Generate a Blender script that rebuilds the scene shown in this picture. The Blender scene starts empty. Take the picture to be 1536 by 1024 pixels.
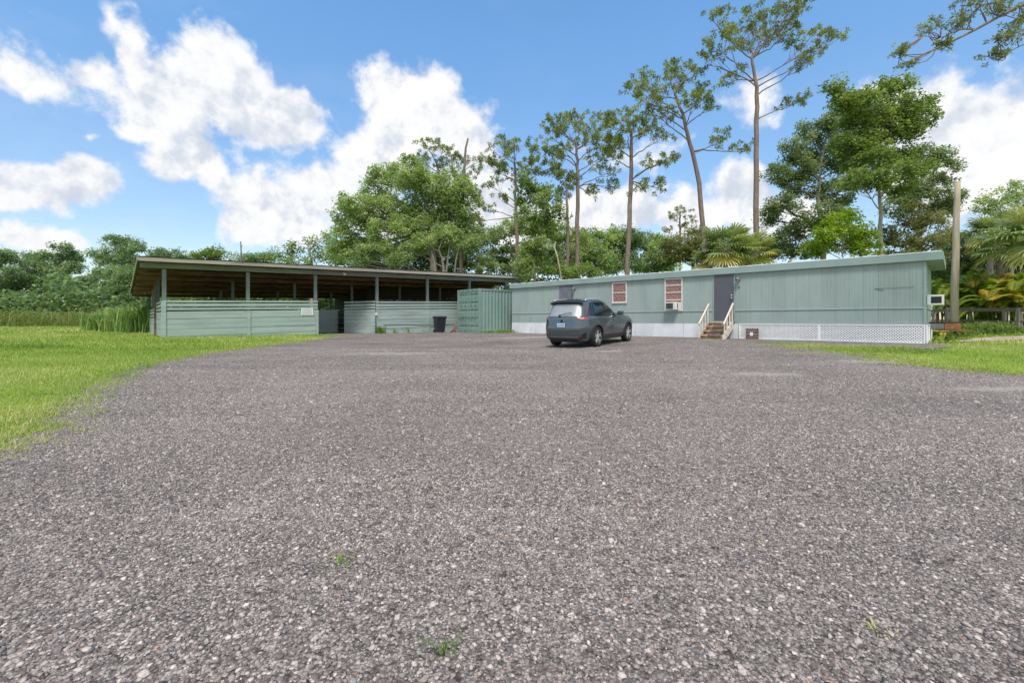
import bpy, bmesh, math, random
import numpy as np
from mathutils import Vector, Matrix, noise as mnoise
from mathutils.geometry import delaunay_2d_cdt

S = bpy.context.scene
C = S.collection
R = math.radians
PI = math.pi
F, CX, HY, H = 683.0, 768.0, 480.0, 1.0     # focal length and horizon of the photograph in its own pixels, eye height

# ------------------------------------------------------------------ terrain
def sst(a, b, x):
    t = np.clip((np.asarray(x, float) - a) / (b - a), 0, 1)
    return t * t * (3 - 2 * t)

def gz(x, y):
    x = np.asarray(x, float); y = np.asarray(y, float)
    q = x * .70 + y * .714
    q2 = -x * .658 + y * .753
    s = 1 - (1 - sst(11, 19.5, q)) * (1 - sst(15, 24.5, q2))
    z = .22 * s
    z = z + .42 * sst(14.6, 20.5, x) * sst(11, 19, y) * (1 - .6 * sst(28, 50, y))
    z = z + .012 * np.sin(x * .9 + 1.3) * np.sin(y * .7) * sst(3, 8, y)
    return z

def px3(px, py, D):
    return np.array([(px - CX) * D / F, D, H + (HY - py) * D / F])

def onground(px, py):
    D = 10.0
    for _ in range(40):
        x = (px - CX) * D / F
        D = .5 * D + .5 * min(400, (H - float(gz(x, D))) * F / max(py - HY, .5))
    return np.array([(px - CX) * D / F, D])

# ------------------------------------------------------------------ objects
def tag(o, label=None, cat=None, group=None, kind=None):
    if label: o['label'] = label
    if cat: o['category'] = cat
    if group: o['group'] = group
    if kind: o['kind'] = kind
    return o

def thing(name, label, cat, loc=(0, 0, 0), rz=0, group=None):
    o = bpy.data.objects.new(name, None)
    o.empty_display_size = .2
    C.objects.link(o)
    o.location = loc; o.rotation_euler = (0, 0, rz)
    return tag(o, label, cat, group)

def link(name, me, mat, parent=None, smooth=False):
    o = bpy.data.objects.new(name, me)
    C.objects.link(o)
    if mat is not None:
        for m in (mat if isinstance(mat, (list, tuple)) else [mat]):
            me.materials.append(m)
    if parent is not None: o.parent = parent
    if smooth:
        me.polygons.foreach_set('use_smooth', np.ones(len(me.polygons), bool))
    return o

class MB:
    """collects shapes, built as one mesh"""
    def __init__(s): s.v = []; s.f = []; s.mi = []; s.cur = 0
    def add(s, vs, fs):
        b = len(s.v)
        s.v += [tuple(map(float, p)) for p in vs]
        s.f += [tuple(b + i for i in f) for f in fs]
        s.mi += [s.cur] * len(fs)
        return s
    def hexa(s, p):
        return s.add(p, [(3, 2, 1, 0), (4, 5, 6, 7), (0, 1, 5, 4), (1, 2, 6, 5), (2, 3, 7, 6), (3, 0, 4, 7)])
    def box(s, x0, x1, y0, y1, z0, z1, M=None):
        p = [(x0, y0, z0), (x1, y0, z0), (x1, y1, z0), (x0, y1, z0), (x0, y0, z1), (x1, y0, z1), (x1, y1, z1), (x0, y1, z1)]
        if M is not None: p = [M @ Vector(q) for q in p]
        return s.hexa(p)
    def bar(s, a, b, w, h, up=(0, 0, 1)):
        a = Vector(a); b = Vector(b); d = (b - a).normalized()
        u = Vector(up)
        r = d.cross(u)
        if r.length < 1e-4: r = d.cross(Vector((1, 0, 0)))
        r.normalize(); u = r.cross(d)
        r = r * w / 2; u = u * h / 2
        return s.hexa([a - r - u, a + r - u, b + r - u, b - r - u, a - r + u, a + r + u, b + r + u, b - r + u])
    def tube(s, pts, rad, n=8):
        v, f = tube_np(pts, rad, n)
        s.add(v, [tuple(q) for q in f])
        b = len(s.v) - len(v)
        s.f += [tuple(b + i for i in range(n))[::-1], tuple(b + len(v) - n + i for i in range(n))]; s.mi += [s.cur] * 2
        return s
    def lathe(s, prof, n=24, M=None):
        vs = []; m = len(prof)
        for k in range(n):
            a = 2 * PI * k / n
            for r, z in prof:
                p = Vector((r * math.cos(a), r * math.sin(a), z))
                vs.append(M @ p if M is not None else p)
        fs = [(k * m + i, ((k + 1) % n) * m + i, ((k + 1) % n) * m + i + 1, k * m + i + 1) for k in range(n) for i in range(m - 1)]
        return s.add(vs, fs)
    def extrude(s, poly, y0, y1):
        """poly of (x, z), extruded from y0 to y1"""
        n = len(poly)
        vs = [(x, y0, z) for x, z in poly] + [(x, y1, z) for x, z in poly]
        fs = [tuple(range(n)), tuple(range(2 * n - 1, n - 1, -1))] + [((i + 1) % n, i, n + i, n + (i + 1) % n) for i in range(n)]
        return s.add(vs, fs)
    def grid(s, P):
        """P[i][j] points"""
        a = len(P); b = len(P[0])
        return s.add([p for row in P for p in row], [(i * b + j, i * b + j + 1, (i + 1) * b + j + 1, (i + 1) * b + j) for i in range(a - 1) for j in range(b - 1)])
    def build(s, name, mat, parent=None, smooth=False, bevel=0, solid=0):
        me = bpy.data.meshes.new(name)
        me.from_pydata(s.v, [], s.f)
        bm = bmesh.new(); bm.from_mesh(me)
        bmesh.ops.recalc_face_normals(bm, faces=bm.faces)
        bm.to_mesh(me); bm.free()
        o = link(name, me, mat, parent, smooth)
        if max(s.mi or [0]) > 0: me.polygons.foreach_set('material_index', s.mi)
        if solid:
            m = o.modifiers.new('Solid', 'SOLIDIFY'); m.thickness = solid; m.offset = 1
        if bevel:
            m = o.modifiers.new('Bevel', 'BEVEL'); m.width = bevel; m.segments = 2; m.limit_method = 'ANGLE'
        return o

def tube_np(pts, rad, n=7):
    pts = np.asarray(pts, float); m = len(pts)
    rad = np.broadcast_to(np.asarray(rad, float), (m,)) if np.ndim(rad) == 0 else np.asarray(rad, float)
    t = np.gradient(pts, axis=0); t /= np.linalg.norm(t, axis=1)[:, None] + 1e-9
    ref = np.array([0.31, .95, .05]) if abs(t[0][2]) > .6 else np.array([0, 0, 1.])
    r = np.cross(t, ref); r /= np.linalg.norm(r, axis=1)[:, None] + 1e-9
    u = np.cross(r, t)
    a = np.arange(n) * 2 * PI / n
    v = pts[:, None, :] + rad[:, None, None] * (np.cos(a)[None, :, None] * r[:, None, :] + np.sin(a)[None, :, None] * u[:, None, :])
    i = np.arange(m - 1)[:, None] * n; j = np.arange(n)[None, :]; k = (j + 1) % n
    f = np.stack([i + j, i + k, i + n + k, i + n + j], -1).reshape(-1, 4)
    return v.reshape(-1, 3), f

class NM:
    """numpy mesh collector: vertices, polygons of 3 or 4 corners, one float attribute"""
    def __init__(s): s.v = []; s.f = []; s.a = []; s.n = 0
    def add(s, v, f, a=0.5):
        v = np.asarray(v, np.float32).reshape(-1, 3)
        s.f.append(np.asarray(f, np.int64) + s.n); s.v.append(v)
        s.a.append(np.broadcast_to(np.asarray(a, np.float32), (len(v),)))
        s.n += len(v)
    def build(s, name, mat, parent=None, off=(0, 0, 0), smooth=False, attr='tone'):
        v = np.concatenate(s.v) - np.asarray(off, np.float32)
        sizes = np.concatenate([np.full(len(f), f.shape[1], np.int32) for f in s.f])
        idx = np.concatenate([f.ravel() for f in s.f]).astype(np.int32)
        starts = np.concatenate([[0], np.cumsum(sizes)[:-1]]).astype(np.int32)
        me = bpy.data.meshes.new(name)
        me.vertices.add(len(v)); me.vertices.foreach_set('co', v.astype(np.float32).ravel())
        me.loops.add(len(idx)); me.loops.foreach_set('vertex_index', idx)
        me.polygons.add(len(sizes)); me.polygons.foreach_set('loop_start', starts)
        try: me.polygons.foreach_set('loop_total', sizes)
        except Exception: pass
        me.update(calc_edges=True)
        at = me.attributes.new(attr, 'FLOAT', 'POINT')
        at.data.foreach_set('value', np.concatenate(s.a).astype(np.float32))
        return link(name, me, mat, parent, smooth)

# ------------------------------------------------------------------ materials
class NT:
    def __init__(s, tree): s.t = tree; s.t.nodes.clear()
    def n(s, typ, **k):
        nd = s.t.nodes.new(typ)
        for a, b in k.items():
            if a.startswith('i_'):
                key = a[2:]
                key = int(key) if key.isdigit() else key.replace('_', ' ')
                s.set(nd, key, b)
            else: setattr(nd, a, b)
        return nd
    def set(s, nd, key, b):
        sk = nd.inputs[key]
        if isinstance(b, bpy.types.NodeSocket): s.t.links.new(b, sk)
        else: sk.default_value = b
    def math(s, op, a, b=0.0, c=0.0, clamp=False):
        nd = s.n('ShaderNodeMath', operation=op, use_clamp=clamp)
        for i, q in enumerate((a, b, c)): s.set(nd, i, q)
        return nd.outputs[0]
    def vmath(s, op, a, b=(0, 0, 0)):
        nd = s.n('ShaderNodeVectorMath', operation=op)
        s.set(nd, 0, a); s.set(nd, 1, b)
        return nd.outputs['Value'] if op in ('LENGTH', 'DOT_PRODUCT', 'DISTANCE') else nd.outputs[0]
    def mix(s, f, a, b, typ='MIX'):
        nd = s.n('ShaderNodeMix', data_type='RGBA', blend_type=typ)
        s.set(nd, 0, f); s.set(nd, 6, a); s.set(nd, 7, b)
        return nd.outputs[2]
    def ramp(s, f, stops, interp='LINEAR'):
        nd = s.n('ShaderNodeValToRGB'); s.set(nd, 0, f)
        cr = nd.color_ramp; cr.interpolation = interp
        while len(cr.elements) < len(stops): cr.elements.new(.5)
        for e, (p, c) in zip(cr.elements, stops):
            e.position = p; e.color = c if len(c) == 4 else (*c, 1)
        return nd.outputs[0]
    def noise(s, vec, scale, detail=4, rough=.55, dim='3D'):
        nd = s.n('ShaderNodeTexNoise', noise_dimensions=dim)
        if vec is not None: s.set(nd, 'Vector', vec)
        nd.inputs['Scale'].default_value = scale; nd.inputs['Detail'].default_value = detail; nd.inputs['Roughness'].default_value = rough
        return nd
    def maprange(s, v, a, b, c=0., d=1., smooth=False):
        nd = s.n('ShaderNodeMapRange', interpolation_type='SMOOTHSTEP' if smooth else 'LINEAR')
        for i, q in enumerate((v, a, b, c, d)): s.set(nd, i, q)
        return nd.outputs[0]

def rgb(c): return (c[0], c[1], c[2], 1)

def new_mat(name):
    m = bpy.data.materials.new(name); m.use_nodes = True
    return m, NT(m.node_tree)

def M(name, col, rough=.6, var=.18, vs=2.0, bump=.15, bs=60., metal=0., stretch=(1, 1, 1), col2=None, c2scale=1.5, c2lo=.52, c2hi=.68, coat=0., spec=.5):
    m, t = new_mat(name)
    tc = t.n('ShaderNodeTexCoord').outputs['Object']
    mp = t.n('ShaderNodeMapping', i_Vector=tc, i_Scale=stretch).outputs[0]
    n1 = t.noise(mp, vs, 6, .6).outputs[0]
    k = t.maprange(n1, .3, .7, 1 - var, 1 + var)
    c = t.n('ShaderNodeVectorMath', operation='SCALE'); c.inputs[0].default_value = col[:3]; t.set(c, 'Scale', k)
    out = c.outputs[0]
    if col2 is not None:
        n2 = t.noise(mp, c2scale, 8, .65).outputs[0]
        out = t.mix(t.maprange(n2, c2lo, c2hi), out, rgb(col2))
    b = t.n('ShaderNodeBsdfPrincipled')
    t.set(b, 'Base Color', out); b.inputs['Roughness'].default_value = rough; b.inputs['Metallic'].default_value = metal
    b.inputs['Coat Weight'].default_value = coat; b.inputs['Coat Roughness'].default_value = .05
    b.inputs['Specular IOR Level'].default_value = spec
    if bump:
        n3 = t.noise(mp, bs, 5, .6).outputs[0]
        bp = t.n('ShaderNodeBump', i_Height=n3, i_Strength=bump); bp.inputs['Distance'].default_value = .01
        t.set(b, 'Normal', bp.outputs[0])
    o = t.n('ShaderNodeOutputMaterial'); t.set(o, 0, b.outputs[0])
    return m

def leaf_mat(name, stops, trans=.3, rough=.55):
    m, t = new_mat(name)
    a = t.n('ShaderNodeAttribute', attribute_name='tone').outputs['Fac']
    col = t.ramp(a, [(i / (len(stops) - 1), c) for i, c in enumerate(stops)])
    b = t.n('ShaderNodeBsdfPrincipled'); t.set(b, 'Base Color', col); b.inputs['Roughness'].default_value = rough
    b.inputs['Specular IOR Level'].default_value = .35
    tr = t.n('ShaderNodeBsdfTranslucent'); t.set(tr, 'Color', t.mix(1.0, col, (1.25, 1.15, .6, 1), 'MULTIPLY'))
    mx = t.n('ShaderNodeMixShader'); mx.inputs[0].default_value = trans
    t.set(mx, 1, b.outputs[0]); t.set(mx, 2, tr.outputs[0])
    o = t.n('ShaderNodeOutputMaterial'); t.set(o, 0, mx.outputs[0])
    return m
EXPO, SUN_E, SKY_S, CLOUD_S, SKY_TINT = 0.85, 1.9, .12, .55, (1, 1, 1, 1)
# ------------------------------------------------------------------ the materials of this place
SAGE = (.305, .37, .35)
m_siding = M('sage siding paint', SAGE, .62, .15, .9, .12, 30, stretch=(1.2, 1.2, .35), col2=(.205, .285, .27), c2scale=.9, c2lo=.56, c2hi=.8)
m_sidingd = M('sage trim paint', (.265, .35, .333), .6, .10, 2, .1, 40, stretch=(.6, 1, 1))
m_barn = M('sage barn boards', (.33, .405, .378), .72, .16, 1.6, .25, 40, stretch=(.35, 1, 3), col2=(.16, .21, .19), c2scale=1.3, c2lo=.55, c2hi=.85)
m_barnpost = M('grey green post paint', (.16, .205, .195), .75, .18, 3, .3, 40, stretch=(3, 3, .5))
m_beam = M('weathered grey beam', (.22, .235, .215), .8, .22, 2, .3, 30, stretch=(.4, 2, 3))
m_rawwood = M('brown rafter wood', (.21, .118, .066), .8, .3, 2, .35, 30, stretch=(.5, 2, 3), col2=(.06, .038, .026), c2lo=.45, c2hi=.7)
m_fascia = M('weathered tan fascia', (.37, .335, .285), .8, .2, 2, .3, 30, stretch=(.3, 2, 3), col2=(.18, .15, .125), c2lo=.5, c2hi=.8)
m_rooft = M('roof sheet', (.14, .112, .09), .8, .25, 1.5, .2, 20)
m_dark = M('underfloor shade dark', (.02, .02, .02), .9, .2, 2, .2, 20)
m_contr = M('container green paint', (.20, .305, .27), .5, .12, 1.5, .08, 40, stretch=(1, 1, .5), col2=(.15, .20, .17), c2scale=1.6, c2lo=.6, c2hi=.85)
m_lattice = M('white vinyl lattice', (.82, .83, .84), .5, .05, 3, .0, 40)
m_skirt = M('pale skirting sheet', (.64, .655, .68), .5, .14, 1.2, .08, 30, stretch=(1, 1, .6), col2=(.36, .37, .38), c2scale=2., c2lo=.6, c2hi=.85)
m_white = M('white painted metal', (.72, .71, .68), .5, .08, 4, .05, 60)
m_trim = M('off white window frame', (.66, .64, .61), .5, .08, 4, .05, 60)
m_door = M('slate grey door paint', (.095, .098, .118), .5, .08, 2, .05, 60)
m_door2 = M('weathered grey door', (.13, .135, .16), .55, .25, 2, .08, 60, col2=(.20, .2, .23), c2lo=.5, c2hi=.7)
m_steel = M('brushed steel', (.6, .6, .58), .3, .1, 5, 0, 60, metal=1)
m_black = M('black plastic', (.014, .015, .018), .45, .2, 4, .1, 80)
m_bin = M('black bin plastic', (.012, .014, .022), .38, .2, 4, .08, 90)
m_rubber = M('tyre rubber', (.018, .018, .019), .8, .2, 6, .2, 80)
m_alloy = M('light alloy', (.72, .72, .72), .4, .05, 5, 0, 60, metal=.6)
m_alloyd = M('dark alloy', (.008, .008, .009), .4, .1, 5, 0, 60)
m_car = M('metallic blue grey car paint', (.095, .12, .132), .22, .05, 8, 0, 60, metal=.6, coat=1.0)
m_carplast = M('grey body cladding', (.05, .055, .06), .55, .1, 8, .1, 200)
m_skid = M('silver skid plate', (.13, .13, .135), .45, .1, 8, .0, 200, metal=.4)
m_glass = M('tinted car glass', (.008, .010, .012), .04, .0, 1, 0, 60, spec=.9)
m_glassr = M('rear car glass', (.40, .41, .41), .42, .0, 1, 0, 60, metal=.6)  # pale grey base stands in for bright cloud reflected in the glass
m_tail = M('red tail light lens', (.38, .025, .022), .12, .1, 20, 0, 60, coat=1)
m_tailw = M('clear tail light lens', (.62, .5, .48), .12, .1, 20, 0, 60, coat=1)
m_plate = M('pale blue licence plate', (.42, .58, .72), .4, .1, 20, 0, 60)
m_platet = M('dark blue plate lettering', (.03, .07, .2), .5, .1, 20, 0, 60)
m_pane = M('dark window glass', (.05, .05, .055), .06, .1, 3, 0, 60, spec=.7)
m_stepwood = M('stained step wood', (.27, .145, .075), .7, .35, 4, .3, 40, col2=(.48, .40, .31), c2scale=5, c2lo=.5, c2hi=.62)
m_stepedge = M('worn step edge', (.46, .38, .28), .7, .3, 5, .2, 40, col2=(.22, .11, .05), c2scale=6, c2lo=.5, c2hi=.7)
m_rail = M('cream handrail paint', (.70, .63, .53), .5, .1, 5, .05, 60)
m_mat = M('grey brown step mat', (.16, .14, .13), .9, .5, 30, .5, 60)
m_rust = M('rusty steel', (.24, .095, .045), .75, .35, 6, .3, 40, col2=(.10, .06, .045), c2scale=4, c2lo=.5, c2hi=.7)
m_greymet = M('grey sheet metal', (.16, .165, .17), .5, .25, 3, .1, 40, metal=.2)
m_pole = M('weathered timber pole', (.42, .35, .25), .85, .22, 2, .5, 12, stretch=(8, 8, .35), col2=(.20, .165, .115), c2scale=1.4, c2lo=.52, c2hi=.75)
m_fence = M('weathered fence timber', (.24, .175, .14), .85, .25, 2, .4, 20, stretch=(1, 6, 6), col2=(.12, .085, .068), c2lo=.5, c2hi=.75)
m_fencep = M('grey fence post timber', (.28, .23, .20), .85, .25, 2, .4, 20, stretch=(6, 6, .5))
m_bark = M('grey oak bark', (.20, .175, .145), .9, .3, 1.5, .8, 9, stretch=(3, 3, .6))
m_pinebark = M('pine bark', (.20, .145, .118), .9, .3, 2.2, .9, 6, stretch=(3, 3, .8), col2=(.27, .215, .18), c2scale=2.5, c2lo=.5, c2hi=.65)
m_palebark = M('pale bark', (.36, .31, .24), .85, .25, 2, .5, 9, stretch=(3, 3, .6))
m_palmbark = M('palm trunk fibre', (.25, .20, .165), .95, .35, 5, .9, 8, stretch=(1, 1, 3), col2=(.34, .27, .25), c2scale=4)
m_sign = M('white notice board', (.72, .74, .74), .5, .04, 4, 0, 60)
m_signt = M('grey notice lettering', (.30, .32, .33), .5, .04, 4, 0, 60)
m_crate = M('brown weathered crate', (.15, .10, .085), .85, .3, 5, .3, 40)
m_conc = M('concrete', (.40, .38, .36), .9, .2, 4, .3, 40)
m_straw = M('dry straw', (.40, .28, .13), .9, .3, 8, .3, 40)
m_red = M('red brown rusted pipe', (.20, .06, .04), .6, .2, 6, .1, 40)

def brick_curtain():
    m, t = new_mat('crumpled red curtain')
    tc = t.n('ShaderNodeTexCoord').outputs['Object']
    n = t.noise(tc, 9., 6, .7); n.inputs['Distortion'].default_value = 1.2
    w = t.n('ShaderNodeTexWave', wave_type='BANDS', bands_direction='DIAGONAL', i_Vector=tc)
    w.inputs['Scale'].default_value = 3.; w.inputs['Distortion'].default_value = 6; w.inputs['Detail'].default_value = 3
    f = t.math('ADD', t.math('MULTIPLY', n.outputs[0], .88), t.math('MULTIPLY', w.outputs[1], .12))
    c = t.ramp(f, [(.3, (.12, .055, .05)), (.45, (.22, .095, .082)), (.56, (.31, .15, .13)), (.75, (.46, .30, .27))])
    b = t.n('ShaderNodeBsdfPrincipled'); t.set(b, 'Base Color', c); b.inputs['Roughness'].default_value = .5; b.inputs['Coat Weight'].default_value = .8
    bp = t.n('ShaderNodeBump', i_Height=f, i_Strength=.5); bp.inputs['Distance'].default_value = .03
    t.set(b, 'Normal', bp.outputs[0])
    o = t.n('ShaderNodeOutputMaterial'); t.set(o, 0, b.outputs[0])
    return m
m_curtain = brick_curtain()

# foliage: dark to light tones of each kind
l_oak = leaf_mat('oak leaves', [(0.151, 0.226, 0.105), (0.321, 0.455, 0.196), (0.597, 0.691, 0.361)], 0.50)
l_far = leaf_mat('distant leaves', [(0.103, 0.185, 0.109), (0.217, 0.336, 0.163), (0.385, 0.508, 0.269)], 0.45)
l_bright = leaf_mat('fresh green leaves', [(0.101, 0.168, 0.048), (0.213, 0.319, 0.093), (0.382, 0.479, 0.164)], 0.50)
l_yellow = leaf_mat('yellow green leaves', [(0.103, 0.196, 0.014), (0.218, 0.356, 0.025), (0.391, 0.506, 0.046)], 0.45)
l_olive = leaf_mat('olive leaves', [(0.119, 0.141, 0.053), (0.237, 0.268, 0.109), (0.386, 0.392, 0.193)], 0.45)
l_greygr = leaf_mat('grey green leaves', [(0.103, 0.162, 0.075), (0.218, 0.305, 0.160), (0.391, 0.485, 0.292)], 0.50)
l_pale = leaf_mat('pale green leaves', [(0.100, 0.172, 0.040), (0.215, 0.315, 0.078), (0.372, 0.486, 0.156)], 0.50)
l_pine = leaf_mat('pine needles', [(0.099, 0.153, 0.045), (0.223, 0.283, 0.079), (0.418, 0.468, 0.143)], 0.45)
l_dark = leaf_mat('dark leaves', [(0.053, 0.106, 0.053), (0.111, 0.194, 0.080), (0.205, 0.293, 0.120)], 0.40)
l_palm = leaf_mat('fan palm blades', [(0.090, 0.151, 0.058), (0.198, 0.283, 0.108), (0.378, 0.443, 0.176), (0.756, 0.637, 0.254)], 0.35, .45)
l_areca = leaf_mat('feather palm blades', [(0.065, 0.143, 0.019), (0.156, 0.260, 0.033), (0.325, 0.390, 0.052), (0.650, 0.442, 0.078)], 0.40, .45)
l_reed = leaf_mat('tall grass blades', [(0.089, 0.169, 0.043), (0.195, 0.322, 0.088), (0.389, 0.508, 0.197)], 0.35)
l_scrub = leaf_mat('field scrub', [(.08, .125, .035), (.15, .215, .055), (.23, .285, .085), (.30, .30, .13)], .4)
l_grass = leaf_mat('lawn blades', [(0.115, 0.217, 0.039), (0.231, 0.354, 0.064), (0.381, 0.479, 0.116), (0.601, 0.560, 0.303)], .4, .5)
l_weed = leaf_mat('weed leaves', [(.07, .15, .025), (.15, .27, .04), (.28, .40, .08)], .4)

def ground_mat():
    m, t = new_mat('grass ground')
    pos = t.n('ShaderNodeNewGeometry').outputs['Position']
    a = t.noise(pos, .35, 5, .6).outputs[0]; b_ = t.noise(pos, 2.2, 6, .65).outputs[0]; c_ = t.noise(pos, 28., 4, .6).outputs[0]
    g = t.ramp(a, [(.3, (.125, .22, .022)), (.5, (.20, .30, .03)), (.7, (.30, .38, .05))])
    g = t.mix(t.maprange(b_, .42, .75), g, (0.286, 0.338, 0.065, 1))
    g = t.mix(t.maprange(c_, .35, .65), t.mix(.5, g, (0.078, 0.13, 0.016, 1)), g)
    s = t.n('ShaderNodeBsdfPrincipled'); t.set(s, 'Base Color', g); s.inputs['Roughness'].default_value = .9; s.inputs['Specular IOR Level'].default_value = .1
    bp = t.n('ShaderNodeBump', i_Height=t.math('ADD', c_, t.math('MULTIPLY', b_, 2.)), i_Strength=.6); bp.inputs['Distance'].default_value = .03
    t.set(s, 'Normal', bp.outputs[0])
    o = t.n('ShaderNodeOutputMaterial'); t.set(o, 0, s.outputs[0])
    return m
m_ground = ground_mat()

STONE = [(.0, (0.118, 0.102, 0.095)), (.25, (0.188, 0.162, 0.152)), (.5, (0.280, 0.243, 0.226)), (.75, (0.370, 0.321, 0.296)), (.9, (0.482, 0.422, 0.385)), (.965, (0.694, 0.615, 0.562)), (.985, (0.403, 0.223, 0.146)), (1., (0.174, 0.180, 0.198))]
def stone_mat():
    m, t = new_mat('gravel stones')
    a = t.n('ShaderNodeAttribute', attribute_name='tone').outputs['Fac']
    col = t.ramp(a, STONE)
    tc = t.n('ShaderNodeTexCoord').outputs['Object']
    n = t.noise(tc, 130., 4, .65).outputs[0]
    k = t.maprange(n, .3, .7, .7, 1.25)
    v = t.n('ShaderNodeVectorMath', operation='SCALE'); t.set(v, 0, col); t.set(v, 'Scale', k)
    b = t.n('ShaderNodeBsdfPrincipled'); t.set(b, 'Base Color', v.outputs[0]); b.inputs['Roughness'].default_value = .75
    bp = t.n('ShaderNodeBump', i_Height=n, i_Strength=.5); bp.inputs['Distance'].default_value = .004; t.set(b, 'Normal', bp.outputs[0])
    o = t.n('ShaderNodeOutputMaterial'); t.set(o, 0, b.outputs[0])
    return m
m_stone = stone_mat()

DUST = [(4.7, 8.3, 1.1, .45), (7.2, 6.6, 1.3, .35), (3.0, 14.2, .9, .5), (8.6, 10.5, 1.6, .6), (-3.5, 13.5, 2.2, .6), (1., 22, 3, .8)]
def gravel_mat():
    m, t = new_mat('gravel')
    pos = t.n('ShaderNodeNewGeometry').outputs['Position']
    v1 = t.n('ShaderNodeTexVoronoi', i_Vector=pos); v1.inputs['Scale'].default_value = 75.
    v2 = t.n('ShaderNodeTexVoronoi', i_Vector=pos); v2.inputs['Scale'].default_value = 34.
    c1 = t.n('ShaderNodeSeparateColor'); t.set(c1, 0, v1.outputs['Color'])
    c2 = t.n('ShaderNodeSeparateColor'); t.set(c2, 0, v2.outputs['Color'])
    col = t.ramp(c1.outputs[0], STONE)
    big = t.ramp(c2.outputs[1], STONE)
    col = t.mix(t.math('GREATER_THAN', c2.outputs[0], .68), col, big)
    edge = t.maprange(v1.outputs['Distance'], .25, .75, 1., .45)
    patch = t.noise(pos, .45, 6, .6).outputs[0]
    patch2 = t.noise(t.n('ShaderNodeMapping', i_Vector=pos, i_Rotation=(0, 0, .35), i_Scale=(.25, 2.2, 1)).outputs[0], .8, 5, .6).outputs[0]
    k = t.math('MULTIPLY', edge, t.maprange(patch, .3, .7, .72, 1.2))
    k = t.math('MULTIPLY', k, t.maprange(patch2, .3, .7, .90, 1.12))
    sc = t.n('ShaderNodeVectorMath', operation='SCALE'); t.set(sc, 0, col); t.set(sc, 'Scale', t.math('MULTIPLY', k, 1.05))
    # pale dusty sand showing through in worn places
    d = t.noise(t.n('ShaderNodeMapping', i_Vector=pos, i_Scale=(.12, .45, 1)).outputs[0], 1., 5, .6).outputs[0]
    fine = t.noise(pos, 14., 3, .6).outputs[0]
    col = t.mix(t.math('MULTIPLY', t.maprange(d, .57, .75), t.maprange(fine, .35, .65, .15, .75)), sc.outputs[0], (.33, .31, .295, 1))
    for (cx, cy, rx, ry) in DUST:
        l = t.vmath('LENGTH', t.vmath('MULTIPLY', t.vmath('SUBTRACT', pos, (cx, cy, 0)), (1 / rx, 1 / ry, 0)))
        w = t.math('ADD', t.math('SUBTRACT', 1., l), t.math('MULTIPLY', t.math('SUBTRACT', t.noise(pos, 3., 5, .7).outputs[0], .5), 2.2))
        col = t.mix(t.maprange(w, .1, .7, 0, .75), col, (.40, .365, .33, 1))
    b = t.n('ShaderNodeBsdfPrincipled'); t.set(b, 'Base Color', col); b.inputs['Roughness'].default_value = .85; b.inputs['Specular IOR Level'].default_value = .2
    hgt = t.math('ADD', t.math('MULTIPLY', v1.outputs['Distance'], -1.), t.math('MULTIPLY', v2.outputs['Distance'], -.6))
    bp = t.n('ShaderNodeBump', i_Height=hgt, i_Strength=.9); bp.inputs['Distance'].default_value = .014
    t.set(b, 'Normal', bp.outputs[0])
    o = t.n('ShaderNodeOutputMaterial'); t.set(o, 0, b.outputs[0])
    return m
m_gravel = gravel_mat()
m_sand = M('sandy track', (.46, .385, .30), .95, .2, 1.5, .4, 25, col2=(.30, .26, .17), c2scale=1.2)
m_dirt = M('bare grey dirt', (.17, .15, .135), .95, .35, 6, .6, 30, col2=(.10, .088, .08), c2scale=9)
m_backwall = M('shade toned back boards', (.045, .03, .022), .85, .3, 2, .3, 30)  # near black brown: shade inside the barn put into the board colour
m_seam = M('sage seam with highlight', (.36, .45, .43), .5, .1, 2, .1, 40)  # lighter sage: the top-lit edge highlight is put into the colour
# ------------------------------------------------------------------ camera, sun, sky
cam = bpy.data.cameras.new('Camera'); co = bpy.data.objects.new('Camera', cam); C.objects.link(co)
co.location = (0, 0, H); co.rotation_euler = (R(90), 0, 0)
cam.lens = F / 1536 * 36; cam.sensor_width = 36; cam.sensor_fit = 'HORIZONTAL'
cam.shift_y = -(512 - HY) / 1536
cam.clip_start = .05; cam.clip_end = 3000
S.camera = co
S.view_settings.view_transform = 'Standard'; S.view_settings.look = 'None'
S.view_settings.exposure = EXPO; S.view_settings.gamma = 1
SUN_EL, SUN_AZ = R(60), R(183)        # azimuth clockwise from the camera's forward direction
sd = Vector((math.sin(SUN_AZ) * math.cos(SUN_EL), math.cos(SUN_AZ) * math.cos(SUN_EL), math.sin(SUN_EL)))
sl = bpy.data.lights.new('Sun', 'SUN'); sl.energy = SUN_E; sl.angle = R(14); sl.color = (1, .95, .88)
so = bpy.data.objects.new('Sun', sl); C.objects.link(so); so.rotation_euler = sd.to_track_quat('Z', 'Y').to_euler()
so.location = (0, -10, 30)

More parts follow.
